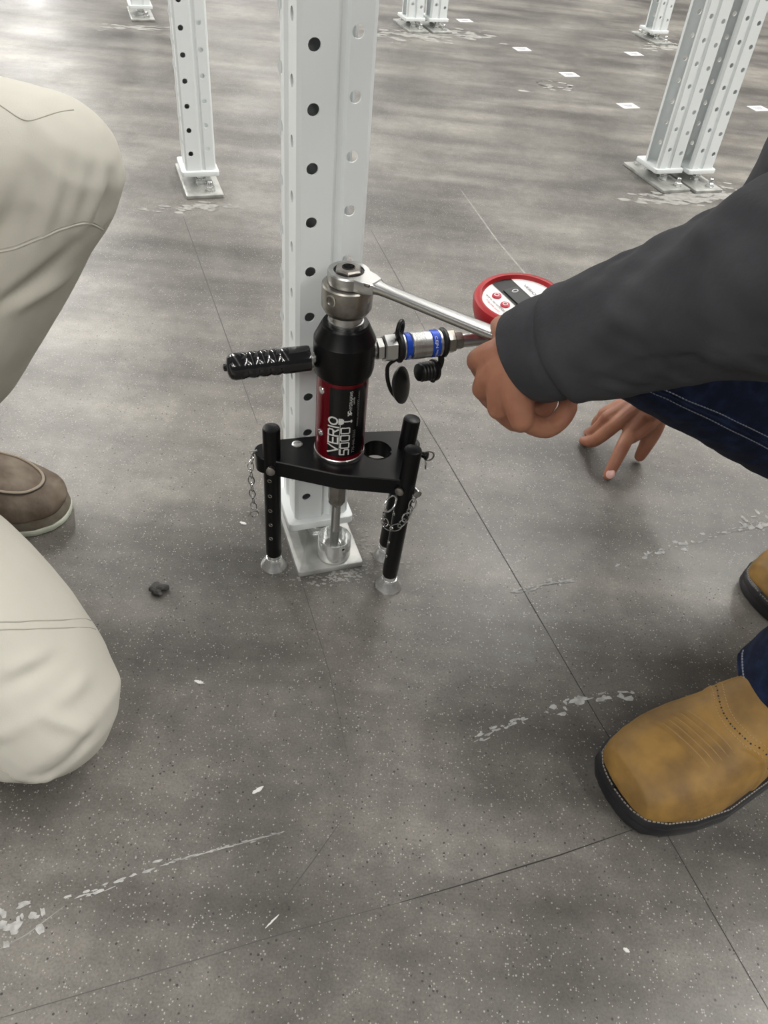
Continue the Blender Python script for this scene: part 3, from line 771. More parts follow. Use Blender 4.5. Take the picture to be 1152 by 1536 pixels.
bm = BM(); torus(bm, V((-0.1553, 0.692, 0.0925)), V((.25, -1, 0)), .0048, .0008, 20, 6); build('end_ring', bm, M['chain'], T)
chain([(0.0330, 0.678, 0.1660), (0.0310, 0.672, 0.150), (0.0240, 0.669, 0.128), (0.0150, 0.668, 0.118), (0.0060, 0.667, 0.119), (0.0005, 0.666, 0.130), (-0.0005, 0.665, 0.143)], .0096, 'steel chain looped across the front leg', R=.0040)
bm = BM(); torus(bm, V((0.0060, 0.667, 0.1555)), V((.75, -.62, .1)), .0100, .0010, 28, 8, 1.0); tag(build('pull_ring', bm, M['zinc'], T), 'bright split ring of the front pin')
bm = BM(); lathe(bm, V((0.0335, 0.680, 0.167)), V((.4, -1, 0)), [(-.004, .003), (.002, .003), (.003, .0048), (.006, .0048), (.0068, .003)], 16); build('chain_stud', bm, M['chrome'], T)
bm = BM(); lathe(bm, V((-0.1550, 0.702, 0.180)), V((-.8, -.6, 0)), [(-.004, .002), (.002, .002), (.0025, .0032), (.004, .0032)], 14); build('chain_stud', bm, M['chrome'], T)
bm = BM(); torus(bm, V((0.0455, 0.742, 0.1705)), V((.2, -1, .1)), .0062, .0011, 22, 8); torus(bm, V((0.0430, 0.734, 0.163)), V((1, 0, .1)), .0045, .0010, 20, 8); tag(build('pull_ring', bm, M['nut'], T), 'dark ring of the rear pin')

# ------------------------------------------------------------ ratchet wrench on the loading nut
WZ0, WZ1 = 0.3905, 0.4030
wc = V((A.x + .0005, A.y + .001, 0)); wd = (V((0.116, 0.619, 0)) - wc.to_2d().to_3d()).normalized(); ws = V((-wd.y, wd.x, 0))
W = empty('ratchet_wrench', wc + V((0, 0, WZ0)))
tag(W, 'chrome ratcheting ring wrench on top of the pull tester, gripped by the left hand', 'wrench')
def wp(u, v): p = wc + wd * u + ws * v; return (p.x, p.y)
HRo, HRi = 0.0212, 0.0152
ol = []
a0 = math.radians(40)
for k in range(41):
    t = a0 + (2 * PI - 2 * a0) * k / 40; ol.append((HRo * math.cos(t), HRo * math.sin(t)))
ol += [(.0260, -.0118), (.0345, -.0078), (.0345, .0078), (.0260, .0118)]
bm = BM(); n = len(ol); hn = 44; lev = {}
for z, sc in ((WZ0, .965), (WZ0 + .0015, 1.0), (WZ1 - .0015, 1.0), (WZ1, .955)):
    lev[z] = [bm.verts.new((*wp(u * sc, v * sc), z)) for u, v in ol]
Ls = [WZ0, WZ0 + .0015, WZ1 - .0015, WZ1]
for a, b in zip(Ls, Ls[1:]):
    for i in range(n): bm.faces.new((lev[a][i], lev[a][(i + 1) % n], lev[b][(i + 1) % n], lev[b][i]))
inn = {z: [bm.verts.new((*wp(HRi * math.cos(2 * PI * k / hn), HRi * math.sin(2 * PI * k / hn)), z)) for k in range(hn)] for z in (WZ0, WZ1)}
for z in (WZ0, WZ1):
    es = []
    for ring in (lev[z], inn[z]):
        for i in range(len(ring)):
            e = bm.edges.get((ring[i], ring[(i + 1) % len(ring)])) or bm.edges.new((ring[i], ring[(i + 1) % len(ring)])); es.append(e)
    bmesh.ops.triangle_fill(bm, use_beauty=True, edges=es)
for i in range(hn): bm.faces.new((inn[WZ0][i], inn[WZ0][(i + 1) % hn], inn[WZ1][(i + 1) % hn], inn[WZ1][i]))
tag(build('ring_head', bm, M['chrome'], W, sharp=28), 'polished ring head of the wrench')
bm = BM(); st = []
for u, hw, z0, z1 in ((.0300, .0085, .0008, .0118), (.040, .0068, .0022, .0108), (.060, .0072, .0030, .0105), (.110, .0078, .0035, .0110), (.165, .0082, .0040, .0118), (.205, .0090, .0042, .0122), (.235, .0100, .0042, .0122)):
    r = []
    for k in range(16):
        t = 2 * PI * k / 16; cx, sx = math.cos(t), math.sin(t)
        v = hw * math.copysign(abs(cx) ** .40, cx); z = (z0 + z1) / 2 + (z1 - z0) / 2 * math.copysign(abs(sx) ** .32, sx)
        x_, y_ = wp(u, v); r.append(V((x_, y_, WZ0 + z)))
    st.append(r)
loft(bm, st); build('handle', bm, M['chrome'], W, sharp=50)
bm = BM(); lathe(bm, wc + V((0, 0, WZ0 + .001)), Z, [(0, .0150), (.0105, .0150), (.0105, .0118), (.002, .0118)], 36); tag(build('ratchet_gear', bm, M['black'], W), 'black ratchet insert')
bm = BM(); box(bm, wc + wd * .0285 + ws * -.010 + V((0, 0, WZ0 + .0105)), (.0032, .0016, .0014), wd, ws, .0005); build('reverse_lever', bm, M['nut'], W)
# the spindle nut inside the wrench belongs to the tester
bm = BM(); n = 6; ax_, ay_ = E1, E2; rings = []
for z, q in ((.389, 1), (.4050, 1), (.4065, .90)): rings.append([A + V((0, 0, z)) + (ax_ * math.cos(2 * PI * k / 6 + .2) + ay_ * math.sin(2 * PI * k / 6 + .2)) * 0.0138 * q for k in range(6)])
inner = [[A + V((0, 0, z)) + (ax_ * math.cos(2 * PI * k / 6 + .2) + ay_ * math.sin(2 * PI * k / 6 + .2)) * .0062 for k in range(6)] for z in (.4065, .398)]
loft(bm, rings + inner); sn = build('spindle_nut', bm, M['nut'], T, sharp=20); tag(sn, 'hexagonal spindle nut with a hollow centre')
bm = BM(); lathe(bm, A, Z, [(.398, .0055), (.4070, .0066), (.4073, .0058), (.400, .0048)], 24, False); build('spindle_bore', bm, M['hole'], sn)

def seam(owner, pts, r, m, lift=.0003, name='seam', dash=0.0, smoothed=True):
    me = owner.data; bv = BVHTree.FromPolygons([v.co + origin(owner) for v in me.vertices], [p.vertices[:] for p in me.polygons])
    P = [V(p) for p in pts]; Q = []
    for i in range((len(P) - 1) * 6 + 1):
        h = bv.find_nearest(catmull(P, i / 6)); Q.append(h[0] + h[1] * lift)
    for _ in range(2 if smoothed else 0): Q = [Q[0]] + [(Q[i - 1] + Q[i] * 2 + Q[i + 1]) / 4 for i in range(1, len(Q) - 1)] + [Q[-1]]
    bm = BM()
    if not dash: limb(bm, Q, [r] * len(Q), 8, 2)
    else:
        L = [0]
        for a, b in zip(Q, Q[1:]): L.append(L[-1] + (b - a).length)
        def pos(s):
            for i in range(len(Q) - 1):
                if s <= L[i + 1]: return Q[i].lerp(Q[i + 1], (s - L[i]) / max(1e-9, L[i + 1] - L[i]))
            return Q[-1]
        k = 0.0
        while k < L[-1] - dash: limb(bm, [pos(k), pos(k + dash * .68)], [r, r], 5, 1, rnd=False); k += dash
    o = build(name, bm, m, owner, smooth=True)
    if dash: tag(o, kind='stuff')
    return o
# ------------------------------------------------------------ boots
def boot(owner, toe, heading, pitch, m_up, m_sole, m_mid, kind, name='boot'):
    """toe = tip point on the floor, heading = direction from toe to heel"""
    def SE(y): return .104 + 10.0 * (y + .005) ** 2 + max(0, -y - .03) * .5      # front edge of the shaft piece
    def half(x):
        P = [(0, .0), (.0012, .015), (.004, .027), (.012, .0405), (.03, .0505), (.06, .0575), (.10, .0595), (.14, .052), (.19, .043), (.25, .042), (.285, .036), (.30, .022), (.306, 0)] if kind == 'square' else \
            [(0, .0), (.001, .010), (.004, .0195), (.012, .0315), (.03, .0440), (.06, .0520), (.10, .0530), (.14, .047), (.19, .040), (.25, .038), (.285, .031), (.296, .018), (.300, 0)]
        for (a, p), (b, q) in zip(P, P[1:]):
            if x <= b: return p + (q - p) * (x - a) / (b - a)
        return 0
    xs = [0, .0012, .004, .012, .02, .03, .045, .06, .08, .10, .12, .14, .165, .19, .22, .25, .27, .285, .295, .30]
    h = V((math.cos(heading), math.sin(heading), 0)); sd = V((-h.y, h.x, 0))
    rot = Matrix.Rotation(-pitch, 3, sd)      # heel lifts about the ball of the foot
    tip = V((toe[0], toe[1], 0)); piv = tip + h * 0.075
    def X(p):
        w_ = tip + h * p[0] + sd * p[1] + V((0, 0, p[2]))
        if pitch and p[0] > .075: w_ = piv + rot @ (w_ - piv)
        return w_
    def outline(off):
        o = []
        L_ = [(max(x, -off * .0), half(x) + off) for x in xs]
        c = .14
        for x, y in L_: o.append((c + (x - c) * (1 + off / c), -y))
        for x, y in reversed(L_): o.append((c + (x - c) * (1 + off / c), y))
        return o
    def slab(levels, m, name, parent):
        bm = BM(); loft(bm, [[X((x, y, z)) for x, y in outline(off)] for z, off in levels]); return build(name, bm, m, parent, sharp=40)
    # upper
    bm = BM()
    rings = []
    zb = .024
    prof = [(.006, .020, .95), (.011, .029, .985), (.020, .036, 1.0), (.04, .043, 1.0), (.065, .050, 1.0), (.09, .059, .99), (.115, .072, .96), (.14, .090, .94), (.17, .112, .86), (.20, .125, .88), (.24, .128, .90), (.275, .125, .90), (.292, .115, .85)]
    if kind != 'square': prof = [(x, hh * (.80 if x < .05 else .92), f) for x, hh, f in prof]
    def rg(x, hh, f, zz=zb):
        r = []; hw = half(x) * f
        for k in range(25):
            t = PI * k / 24; cx, sx = math.cos(t), math.sin(t)
            r.append(X((x, hw * math.copysign(abs(cx) ** .72, cx), zz + hh * abs(sx) ** .80)))
        for k in range(1, 8): r.append(X((x, hw * (-1 + 2 * k / 8), zz)))
        return r
    x0, h0, f0 = prof[0]
    for q in (.25, .6, .85): rings.append([p.lerp(X((x0 - .004 * (1 - q), 0, zb + h0 * .42)), 1 - q) - h * .0035 * (1 - q * q) for p in rg(x0, h0, f0)])
    for x, hh, f in prof: rings.append(rg(x, hh, f))
    loft(bm, rings)
    base = X((.235, 0, .08)); up = (rot @ V((0, 0, 1))) if pitch else V((0, 0, 1))
    limb(bm, [X((.232, 0, .06)), X((.236, 0, .12)), X((.238, 0, .20)), X((.240, 0, .27))], [(.044, .052), (.043, .052), (.045, .056), (.048, .060)], 22, 5, up=h)
    loc = lambda p: ((p - tip).dot(h), (p - tip).dot(sd), p.z)
    def disp(p, nrm):
        x, y, z = loc(p); d = 0.0004 * noise.noise(p * 90)
        if kind == 'square':
            e = SE(y)    # front edge of the shaft piece laid over the vamp
            d += .0016 / (1 + math.exp(-(x - e) / .0008))
            for k in range(5):
                xx = .066 + k * .0068 - .20 * y
                if abs(y) < .034: d += -.0017 * math.exp(-((x - xx - .002 * noise.noise(V((y * 40, k, 0)))) / .0016) ** 2) * max(0, 1 - (abs(y) / .034) ** 2)
        return nrm * d
    up_o = fused(name, bm, .0017, 3, m_up, owner, disp)
    if kind == 'square':
        slab([(0, -.002), (.002, .0015), (.010, .0025), (.0155, .0015)], m_sole, 'outsole', up_o)
        w_ = slab([(.0150, .0015), (.0165, .0022), (.0215, .0018), (.0255, -.0005)], M['sole'], 'welt', up_o)
        bm = BM(); o = [p for p in outline(-.0004)]
        pts = []
        for (ax0, ay0), (bx0, by0) in zip(o, o[1:]):
            ln_ = math.hypot(bx0 - ax0, by0 - ay0); nn = max(1, int(ln_ / .0036))
            for k in range(nn): pts.append((ax0 + (bx0 - ax0) * k / nn, ay0 + (by0 - ay0) * k / nn))
        for p, q in zip(pts, pts[1:]):
            if p[0] > .2: continue
            a = X((*p, .0248)); b = X((*q, .0248)); d = (b - a)
            if d.length < 1e-4: continue
            limb(bm, [a + d * .12, a + d * .82], [.0009, .0009], 5, 1, rnd=False)
        tag(build('welt_stitching', bm, M['weltthread'], up_o), 'pale stitching round the welt', kind='stuff')
        me = up_o.data; bv = BVHTree.FromPolygons([v.co + origin(up_o) for v in me.vertices], [p.vertices[:] for p in me.polygons])
        def onto(x, y, lift=.0):
            hit = bv.ray_cast(X((x, y, .30)), V((0, 0, -1)))
            return (hit[0] + hit[1] * lift, hit[1]) if hit[0] else (None, None)
        bm = BM(); bs = BM()
        for k in range(-16, 17):
            y = k * .0030; e = SE(y)
            p, nr = onto(e + .0075, y)
            if p is not None and nr.z > .15 and k % 2 == 0: lathe(bm, p - nr * .0006, nr, [(0, .0010), (.0009, .0010)], 10)
            if p is not None and nr.z > .15 and k % 2: lathe(bm, p - nr * .0006, nr, [(0, .0005), (.0009, .0005)], 8)
            for dx in (.0030, .0130):
                a, na = onto(e + dx, y - .0010, .0002); b, nb = onto(SE(y + .0014) + dx, y + .0010, .0002)
                if a is not None and b is not None and na.z > .1: limb(bs, [a, b], [.00045, .00045], 5, 1, rnd=False)
        for k in range(5):
            cr = []
            for y in (-.030, -.018, -.006, .006, .018, .028):
                p, nr = onto(.0694 + k * .0068 - .20 * y, y)
                if p is not None: cr.append(p)
            if len(cr) < 4: continue
            bc = BM(); limb(bc, cr, [.0002] + [.0006] * (len(cr) - 2) + [.0002], 6, 4); build('crease', bc, M['scuff'], up_o)
        tag(build('perforations', bm, M['hole'], up_o), 'row of small punched holes', kind='stuff')
        tag(build('upper_stitching', bs, M['tan2'], up_o), 'light stitching', kind='stuff')
    else:
        slab([(0, -.001), (.002, .0005), (.0095, .0010), (.0105, .0005)], M['greensole'], 'outsole', up_o)
        tag(up_o.children[0], 'pale green outsole')
        slab([(.0100, -.001), (.0115, .0002), (.0200, -.0005), (.0250, -.0025)], M['brownsole'], 'midsole', up_o)
        # moccasin toe seam and tongue hollow
        me = up_o.data; bv = BVHTree.FromPolygons([v.co + origin(up_o) for v in me.vertices], [p.vertices[:] for p in me.polygons])
        bm = BM(); pts = []
        for k in range(25):
            t = -PI / 2 + PI * k / 24; x = .078 - .052 * math.cos(t); y = .034 * math.sin(t)
            hit = bv.ray_cast(X((x, y, .3)), V((0, 0, -1)))
            if hit[0]: pts.append(hit[0] + hit[1] * .0006)
        for s_ in (-1, 1):
            for x in (.11, .14, .17):
                hit = bv.ray_cast(X((x, s_ * (.034 - (x - .085) * .08), .3)), V((0, 0, -1)))
                if hit[0]: (pts.insert(0, hit[0]) if s_ < 0 else pts.append(hit[0]))
        limb(bm, pts, [.0022] * len(pts), 8, 3)
        tag(build('toe_seam', bm, M['edge'], up_o), 'raised moccasin seam with worn edge')
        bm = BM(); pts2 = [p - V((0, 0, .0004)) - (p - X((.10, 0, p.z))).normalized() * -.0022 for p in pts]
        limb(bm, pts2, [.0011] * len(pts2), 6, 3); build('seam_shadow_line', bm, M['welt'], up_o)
    return up_o

# ------------------------------------------------------------ person on the right
KNEE_R, ANK_R, HIP_R = V((0.256, 0.752, 0.350)), V((0.600, 0.800, 0.165)), V((0.66, 0.90, 0.42))
KNEE_L, ANK_L, HIP_L = V((0.500, 0.450, 0.540)), V((0.452, 0.518, 0.100)), V((0.86, 0.66, 0.42))
SH_L, SH_R, PELV, CHEST, NECK = V((0.44, 0.49, 0.83)), V((0.48, 0.87, 0.83)), V((0.78, 0.79, 0.44)), V((0.52, 0.69, 0.79)), V((0.38, 0.66, 0.96))
HEAD = V((0.27, 0.64, 1.06))
SLV = [((0.085, 0.6175, 0.383), .0375), ((0.101, 0.606, 0.399), .0390), ((0.127, 0.595, 0.417), .0450), ((0.157, 0.578, 0.442), .0520), ((0.196, 0.556, 0.477), .0550), ((0.228, 0.533, 0.509), .0610), ((0.242, 0.521, 0.525), .0650), ((0.275, 0.494, 0.562), .0690)]
WR_L = V((0.107, 0.607, 0.400))
WR_R, EL_R = V((0.392, 1.027, 0.125)), V((0.440, 0.995, 0.375))

def head_shape(bm, c, f, s=1.0):
    """head at c facing f"""
    f = f.normalized(); sd = f.cross(Z).normalized(); up = sd.cross(f)
    def at_(x, y, z): return c + f * x * s + sd * y * s + up * z * s
    mt = Matrix((( f.x, sd.x, up.x, 0), (f.y, sd.y, up.y, 0), (f.z, sd.z, up.z, 0), (0, 0, 0, 1)))
    ball(bm, at_(-.012, 0, .03), (.098 * s, .076 * s, .092 * s), 20, mt); ball(bm, at_(.022, 0, -.045), (.068 * s, .060 * s, .070 * s), 18, mt)
    ball(bm, at_(.060, 0, -.095), (.024 * s, .028 * s, .020 * s), 12, mt)
    limb(bm, [at_(.086, 0, .012), at_(.102, 0, -.022), at_(.092, 0, -.036)], [.009 * s, .013 * s, .013 * s], 10, 3)
    limb(bm, [at_(.078, -.024, -.064), at_(.092, 0, -.062), at_(.078, .024, -.064)], [.006 * s, .0085 * s, .006 * s], 8, 3)
    limb(bm, [at_(.070, -.045, .024), at_(.089, -.018, .026)], [.009 * s, .009 * s], 8, 3); limb(bm, [at_(.070, .045, .024), at_(.089, .018, .026)], [.009 * s, .009 * s], 8, 3)
    for q in (-1, 1): ball(bm, at_(-.010, q * .078, -.005), (.020 * s, .009 * s, .032 * s), 12, mt)
    return at_, mt
def finger(bm, pts, r0, r1):
    n = len(pts); limb(bm, pts, [r0 + (r1 - r0) * k / (n - 1) + (.0007 if 0 < k < n - 1 else 0) for k in range(n)], 12, 4)
def join_meshes(obs, name, m):
    bm = BM()
    for o in obs:
        b = BM(); b.from_mesh(o.data)
        me = bpy.data.meshes.new('t'); b.to_mesh(me); b.free(); bm.from_mesh(me); bpy.data.meshes.remove(me)
        d = o.data; bpy.data.objects.remove(o); bpy.data.meshes.remove(d)
    me = bpy.data.meshes.new(name); bm.to_mesh(me); bm.free()
    return link(name, me, m, None)

# -- left hand closed round the wrench handle
bm = BM()
K = [V((0.071, 0.632, 0.374)), V((0.078, 0.610, 0.360)), V((0.092, 0.588, 0.356)), V((0.110, 0.570, 0.359))]
FW = V((0.150, 0.580, 0.432))
limb(bm, [FW, WR_L + V((.012, -.008, .012)), WR_L + V((-.002, .002, -.006))], [.030, .0275, (.026, .030)], 18, 5)
for k, q in enumerate(K): limb(bm, [WR_L + V((.004, -.006 + .004 * (1.5 - k), .004)), WR_L.lerp(q, .5) + V((-.006, -.004, .002)), q], [.020, .0165, .0118], 12, 4)
FN = [[K[0], (0.084, 0.647, 0.352), (0.106, 0.655, 0.362), (0.108, 0.650, 0.384)],
      [K[1], (0.098, 0.626, 0.335), (0.121, 0.640, 0.346), (0.121, 0.642, 0.372)],
      [K[2], (0.116, 0.602, 0.333), (0.139, 0.620, 0.344), (0.136, 0.627, 0.368)],
      [K[3], (0.136, 0.580, 0.345), (0.153, 0.596, 0.357), (0.147, 0.610, 0.374)]]
for k, f in enumerate(FN): finger(bm, f, (.0108, .0112, .0108, .0098)[k], (.0085, .0088, .0085, .0075)[k])
finger(bm, [WR_L + V((-.004, .012, .008)), (0.092, 0.636, 0.402), (0.090, 0.656, 0.396), (0.100, 0.670, 0.388)], .0160, .0095)
ball(bm, (0.100, 0.612, 0.384), (.024, .026, .022), 14)
handL = fused('hand', bm, .0019, 5, M['skin'])
# -- right hand tented on the floor
bm = BM()
limb(bm, [(0.415, 1.010, 0.235), (0.402, 1.022, 0.165), (0.388, 1.025, 0.112), (0.376, 1.018, 0.090)], [.030, .027, (.030, .022), (.034, .019)], 18, 5)
limb(bm, [(0.396, 1.014, 0.088), (0.378, 0.998, 0.072), (0.360, 0.985, 0.056)], [.016, .0145, .0105], 12, 4)
limb(bm, [(0.394, 1.008, 0.066), (0.374, 0.996, 0.058), (0.357, 0.984, 0.052)], [.0125, .0105, .009], 12, 4)
KR = [V((0.356, 0.990, 0.062)), V((0.337, 1.000, 0.068)), V((0.326, 1.018, 0.064)), V((0.325, 1.038, 0.055))]
for q in KR: limb(bm, [(0.388, 1.024, 0.110), V((0.388, 1.024, 0.110)).lerp(q, .55) + V((0, -.002, .004)), q], [.015, .0145, .0112], 12, 4)
finger(bm, [KR[0], (0.345, 0.968, 0.048), (0.338, 0.956, 0.030), (0.3310, 0.946, 0.0090)], .0108, .0082)
finger(bm, [KR[1], (0.322, 1.004, 0.040), (0.313, 1.014, 0.018), (0.303, 1.026, 0.0085)], .0108, .0078)
finger(bm, [KR[2], (0.318, 1.027, 0.034), (0.314, 1.040, 0.016), (0.3125, 1.050, 0.0080)], .0102, .0074)
finger(bm, [KR[3], (0.322, 1.050, 0.032), (0.326, 1.066, 0.014), (0.331, 1.076, 0.0072)], .0092, .0066)
finger(bm, [(0.398, 1.016, 0.088), (0.396, 1.006, 0.060), (0.391, 1.000, 0.036), (0.387, 0.998, 0.012)], .0145, .0090)
handR = fused('hand', bm, .0017, 5, M['skin'])
# -- body under the clothes
bm = BM()
headfn, hm = head_shape(bm, HEAD, V((-.80, .05, -.60)))
limb(bm, [HEAD - V((-.02, 0, .04)), NECK, CHEST], [.056, .060, .09], 16, 5)
limb(bm, [PELV, PELV.lerp(CHEST, .5) + V((.03, 0, .03)), CHEST, CHEST.lerp(NECK, .5)], [(.155, .115), (.145, .11), (.165, .115), (.10, .08)], 22, 6, up=V((0.2, 1, 0)))
limb(bm, [SH_L, V((.37, .485, .70)), V((0.275, .494, .567))], [.060, .050, .044], 14, 5); limb(bm, [V((0.275, .494, .567)), V((0.19, .555, .475)), V((0.135, .588, .422))], [.044, .040, .030], 14, 5)
limb(bm, [SH_R, SH_R.lerp(EL_R, .5), EL_R], [.060, .050, .042], 14, 5); limb(bm, [EL_R, EL_R.lerp(WR_R, .5), V((0.404, 1.021, .18))], [.042, .038, .028], 14, 5)
limb(bm, [SH_L, CHEST, SH_R], [.06, .09, .06], 14, 5)
for hip, kn, an in ((HIP_R, KNEE_R, ANK_R), (HIP_L, KNEE_L, ANK_L)):
    limb(bm, [PELV, hip, hip.lerp(kn, .5), kn], [.10, .088, .072, .052], 16, 5); limb(bm, [kn, kn.lerp(an, .4), an], [.052, .050, .036], 16, 5)
torso = fused('torso', bm, .0070, 3, M['skin'])
PR = join_meshes([torso, handL, handR], 'person', M['skin'])
tag(PR, 'person crouching at right in charcoal long sleeves, jeans and tan boots, gripping the wrench', 'person')
nb = BM(); nd = V((-.30, -.62, .42)).normalized(); nx = V((-.22, -.25, -.80)); nx = (nx - nd * nx.dot(nd)).normalized(); ny = nd.cross(nx)
ball(nb, V((0.3318, 0.9405, 0.0158)), (.0076, .0066, .0020), 14, Matrix(((nx.x, ny.x, nd.x, 0), (nx.y, ny.y, nd.y, 0), (nx.z, ny.z, nd.z, 0), (0, 0, 0, 1))))
tag(build('fingernail', nb, M['nail'], PR), 'pale fingernail of the finger nearest the camera')
bm = BM(); ball(bm, headfn(-.022, 0, .045), (.100, .081, .088), 20, hm); 
hr = fused('hair', bm, .006, 2, M['hair'], PR, cut=[(headfn(.062, 0, .06), (headfn(1, 0, .9) - headfn(0, 0, 0)).normalized())])
for q in (-1, 1):
    bm = BM(); ball(bm, headfn(.076, q * .031, .006), .011, 12); ey = build('eye', bm, M['eye'], PR)
    bm = BM(); ball(bm, headfn(.0825, q * .031, .004), .0058, 10); build('iris', bm, M['hair'], ey)
# sweater
bm = BM()
fl_ = [(V(p), r) for p, r in SLV]
limb(bm, [p for p, r in fl_], [r for p, r in fl_], 36, 6, rnd=True)
limb(bm, [fl_[-1][0], V((.37, .485, .70)), SH_L], [.072, .076, .085], 24, 6)
limb(bm, [V((0.405, 1.020, .20)), EL_R, SH_R], [.042, .058, .080], 24, 6)
limb(bm, [SH_L, CHEST, SH_R], [.085, .115, .085], 20, 6)
limb(bm, [PELV + V((.02, 0, .02)), PELV.lerp(CHEST, .5) + V((.03, 0, .03)), CHEST, CHEST.lerp(NECK, .55)], [(.180, .140), (.172, .135), (.190, .140), (.105, .09)], 26, 6, up=V((.2, 1, 0)))
axs = (V(SLV[2][0]) - V(SLV[1][0])).normalized()
cuff0 = V((0.1070, 0.6015, 0.4050)); cn = V((-.60, .35, -.735)).normalized()
def sl_disp(p, nrm):
    d = 0.0
    s = (p - cuff0).dot(axs)
    if s < .22:
        r = (p - cuff0 - axs * s); a = math.atan2(r.dot(Z), r.dot(V((.58, .81, 0))))
        d += .0022 * math.exp(-((s - .010) / .012) ** 2) - .0050 * math.exp(-((s - .029 - .004 * math.sin(a * 2)) / .0035) ** 2) + .0025 * math.exp(-((s - .040 - .006 * math.sin(a * 2 + 1)) / .008) ** 2)
        k = min(1, max(0, (s - .05) / .05))
        d += k * .0035 * noise.noise(V((s * 26 + a * 2.2, a * 1.5, 3)))
        d += k * .0022 * noise.noise(V((s * 55 - a * 3, a * 2.6, 9)))
    else: d += .004 * noise.noise(p * 14) + .002 * noise.noise(p * 30)
    return nrm * d
sw = fused('sweater', bm, .0036, 4, M['sleeve'], PR, sl_disp, cut=[(cuff0, cn), (V((0.404, 1.020, .185)), V((-.1, .1, -1)).normalized())])
tag(sw, 'charcoal long-sleeved top'); 
sd_ = sw.modifiers.new('thickness', 'SOLIDIFY'); sd_.thickness = .0022; sd_.offset = -1
# jeans
bm = BM()
limb(bm, [PELV, HIP_R, HIP_R.lerp(KNEE_R, .5), KNEE_R], [.13, .108, .092, .070], 24, 6)
limb(bm, [KNEE_R, KNEE_R.lerp(ANK_R, .35), KNEE_R.lerp(ANK_R, .7), ANK_R], [.070, .066, .064, .062], 24, 6)
limb(bm, [PELV, HIP_L, HIP_L.lerp(KNEE_L, .5), KNEE_L], [.13, .105, .090, .072], 24, 6)
limb(bm, [KNEE_L, KNEE_L.lerp(ANK_L, .4), KNEE_L.lerp(ANK_L, .8), V((.449, .512, .075))], [.072, .066, .066, (.071, .071)], 28, 6)
limb(bm, [PELV + V((.04, 0, -.02)), PELV + V((-.02, 0, .08))], [(.175, .135), (.165, .125)], 24, 6, up=V((.2, 1, 0)))
jcut = [(V((.400, .500, .105)), V((-.12, -.05, -1)).normalized())]
def jn_disp(p, nrm):
    d = .0030 * noise.noise(V((p.x * 22, p.y * 22, p.z * 9))) + .0015 * noise.noise(p * 48)
    return nrm * d
jn = fused('jeans', bm, .0046, 3, M['denim'], PR, jn_disp, cut=jcut); tag(jn, 'dark blue jeans')
sd_ = jn.modifiers.new('thickness', 'SOLIDIFY'); sd_.thickness = .0025; sd_.offset = -1
boot(PR, (0.262, 0.420), math.radians(26), 0, M['tan'], M['sole'], M['welt'], 'square')
boot(PR, (0.492, 0.716), math.radians(24), math.radians(30), M['tan'], M['sole'], M['welt'], 'square')

J1 = [(.245, .690, .330), (.2602, .6883, .3226), (.2797, .6894, .3154), (.3136, .6952, .2999), (.3569, .7004, .2803), (.4062, .7099, .2563), (.455, .722, .232)]
J2 = [(.255, .687, .336), (.2755, .6873, .3269), (.308, .6916, .3135), (.3501, .6975, .2963), (.3983, .7072, .2736), (.448, .719, .250)]
for j in (J1, J2):
    seam(jn, j, .0007, M['thread'], .0004, 'seam_stitching', .0042)
seam(jn, [(p[0], p[1] - .001, p[2] + .005) for p in J1], .0022, M['denim'], -.0006, 'felled_seam')
hem = []
for k in range(13):
    t = math.radians(150 + k * 13); hem.append((.449 + .071 * math.cos(t), .512 + .071 * math.sin(t), .114))
seam(jn, hem, .0010, M['thread'], .0003, 'hem_stitching', .0040)
seam(jn, [(x, y, z - .008) for x, y, z in hem], .0016, M['denim'], .0, 'hem_roll')
# ------------------------------------------------------------ person on the left
K2L, A2L, H2L = V((-0.350, 0.751, 0.460)), V((-0.610, 0.752, 0.100)), V((-0.78, 0.68, 0.46))
K2R, A2R, H2R = V((-0.316, 0.420, 0.074)), V((-0.715, 0.405, 0.185)), V((-0.69, 0.500, 0.450))
PV2, CH2, NK2, HD2 = V((-0.76, 0.59, 0.50)), V((-0.58, 0.59, 0.88)), V((-0.49, 0.59, 1.03)), V((-0.40, 0.59, 1.15))
S2L, S2R = V((-0.57, 0.78, 0.95)), V((-0.56, 0.40, 0.95))
bm = BM()
hf2, hm2 = head_shape(bm, HD2, V((.85, .12, -.50)))
limb(bm, [HD2 - V((.01, 0, .04)), NK2, CH2], [.056, .060, .09], 16, 5)
limb(bm, [PV2, PV2.lerp(CH2, .5), CH2, CH2.lerp(NK2, .5)], [(.155, .115), (.145, .11), (.165, .115), (.10, .08)], 22, 6, up=V((0, 1, 0)))
limb(bm, [S2L, CH2 + V((0, 0, .05)), S2R], [.06, .09, .06], 14, 5)
for s_, el, wr in ((S2L, V((-.72, .82, .68)), V((-.60, .76, .60))), (S2R, V((-.78, .36, .70)), V((-.63, .47, .60)))):
    limb(bm, [s_, s_.lerp(el, .5), el], [.058, .05, .042], 14, 5); limb(bm, [el, el.lerp(wr, .5), wr], [.042, .036, .028], 14, 5)
    f = (wr - el).normalized(); sx = f.cross(Z).normalized()
    limb(bm, [wr, wr + f * .05, wr + f * .08], [(.028, .020), (.038, .016), (.036, .013)], 14, 4)
    for k in range(4):
        q = wr + f * .08 + sx * (-.027 + .018 * k); Lf = (.062, .075, .070, .055)[k]
        finger(bm, [q, q + f * Lf * .5, q + f * Lf * .8 - Z * .012, q + f * Lf * .9 - Z * .03], .0098, .0075)
    q = wr + f * .03 - sx * .028; finger(bm, [q, q + f * .03 - sx * .02, q + f * .06 - sx * .024], .012, .009)
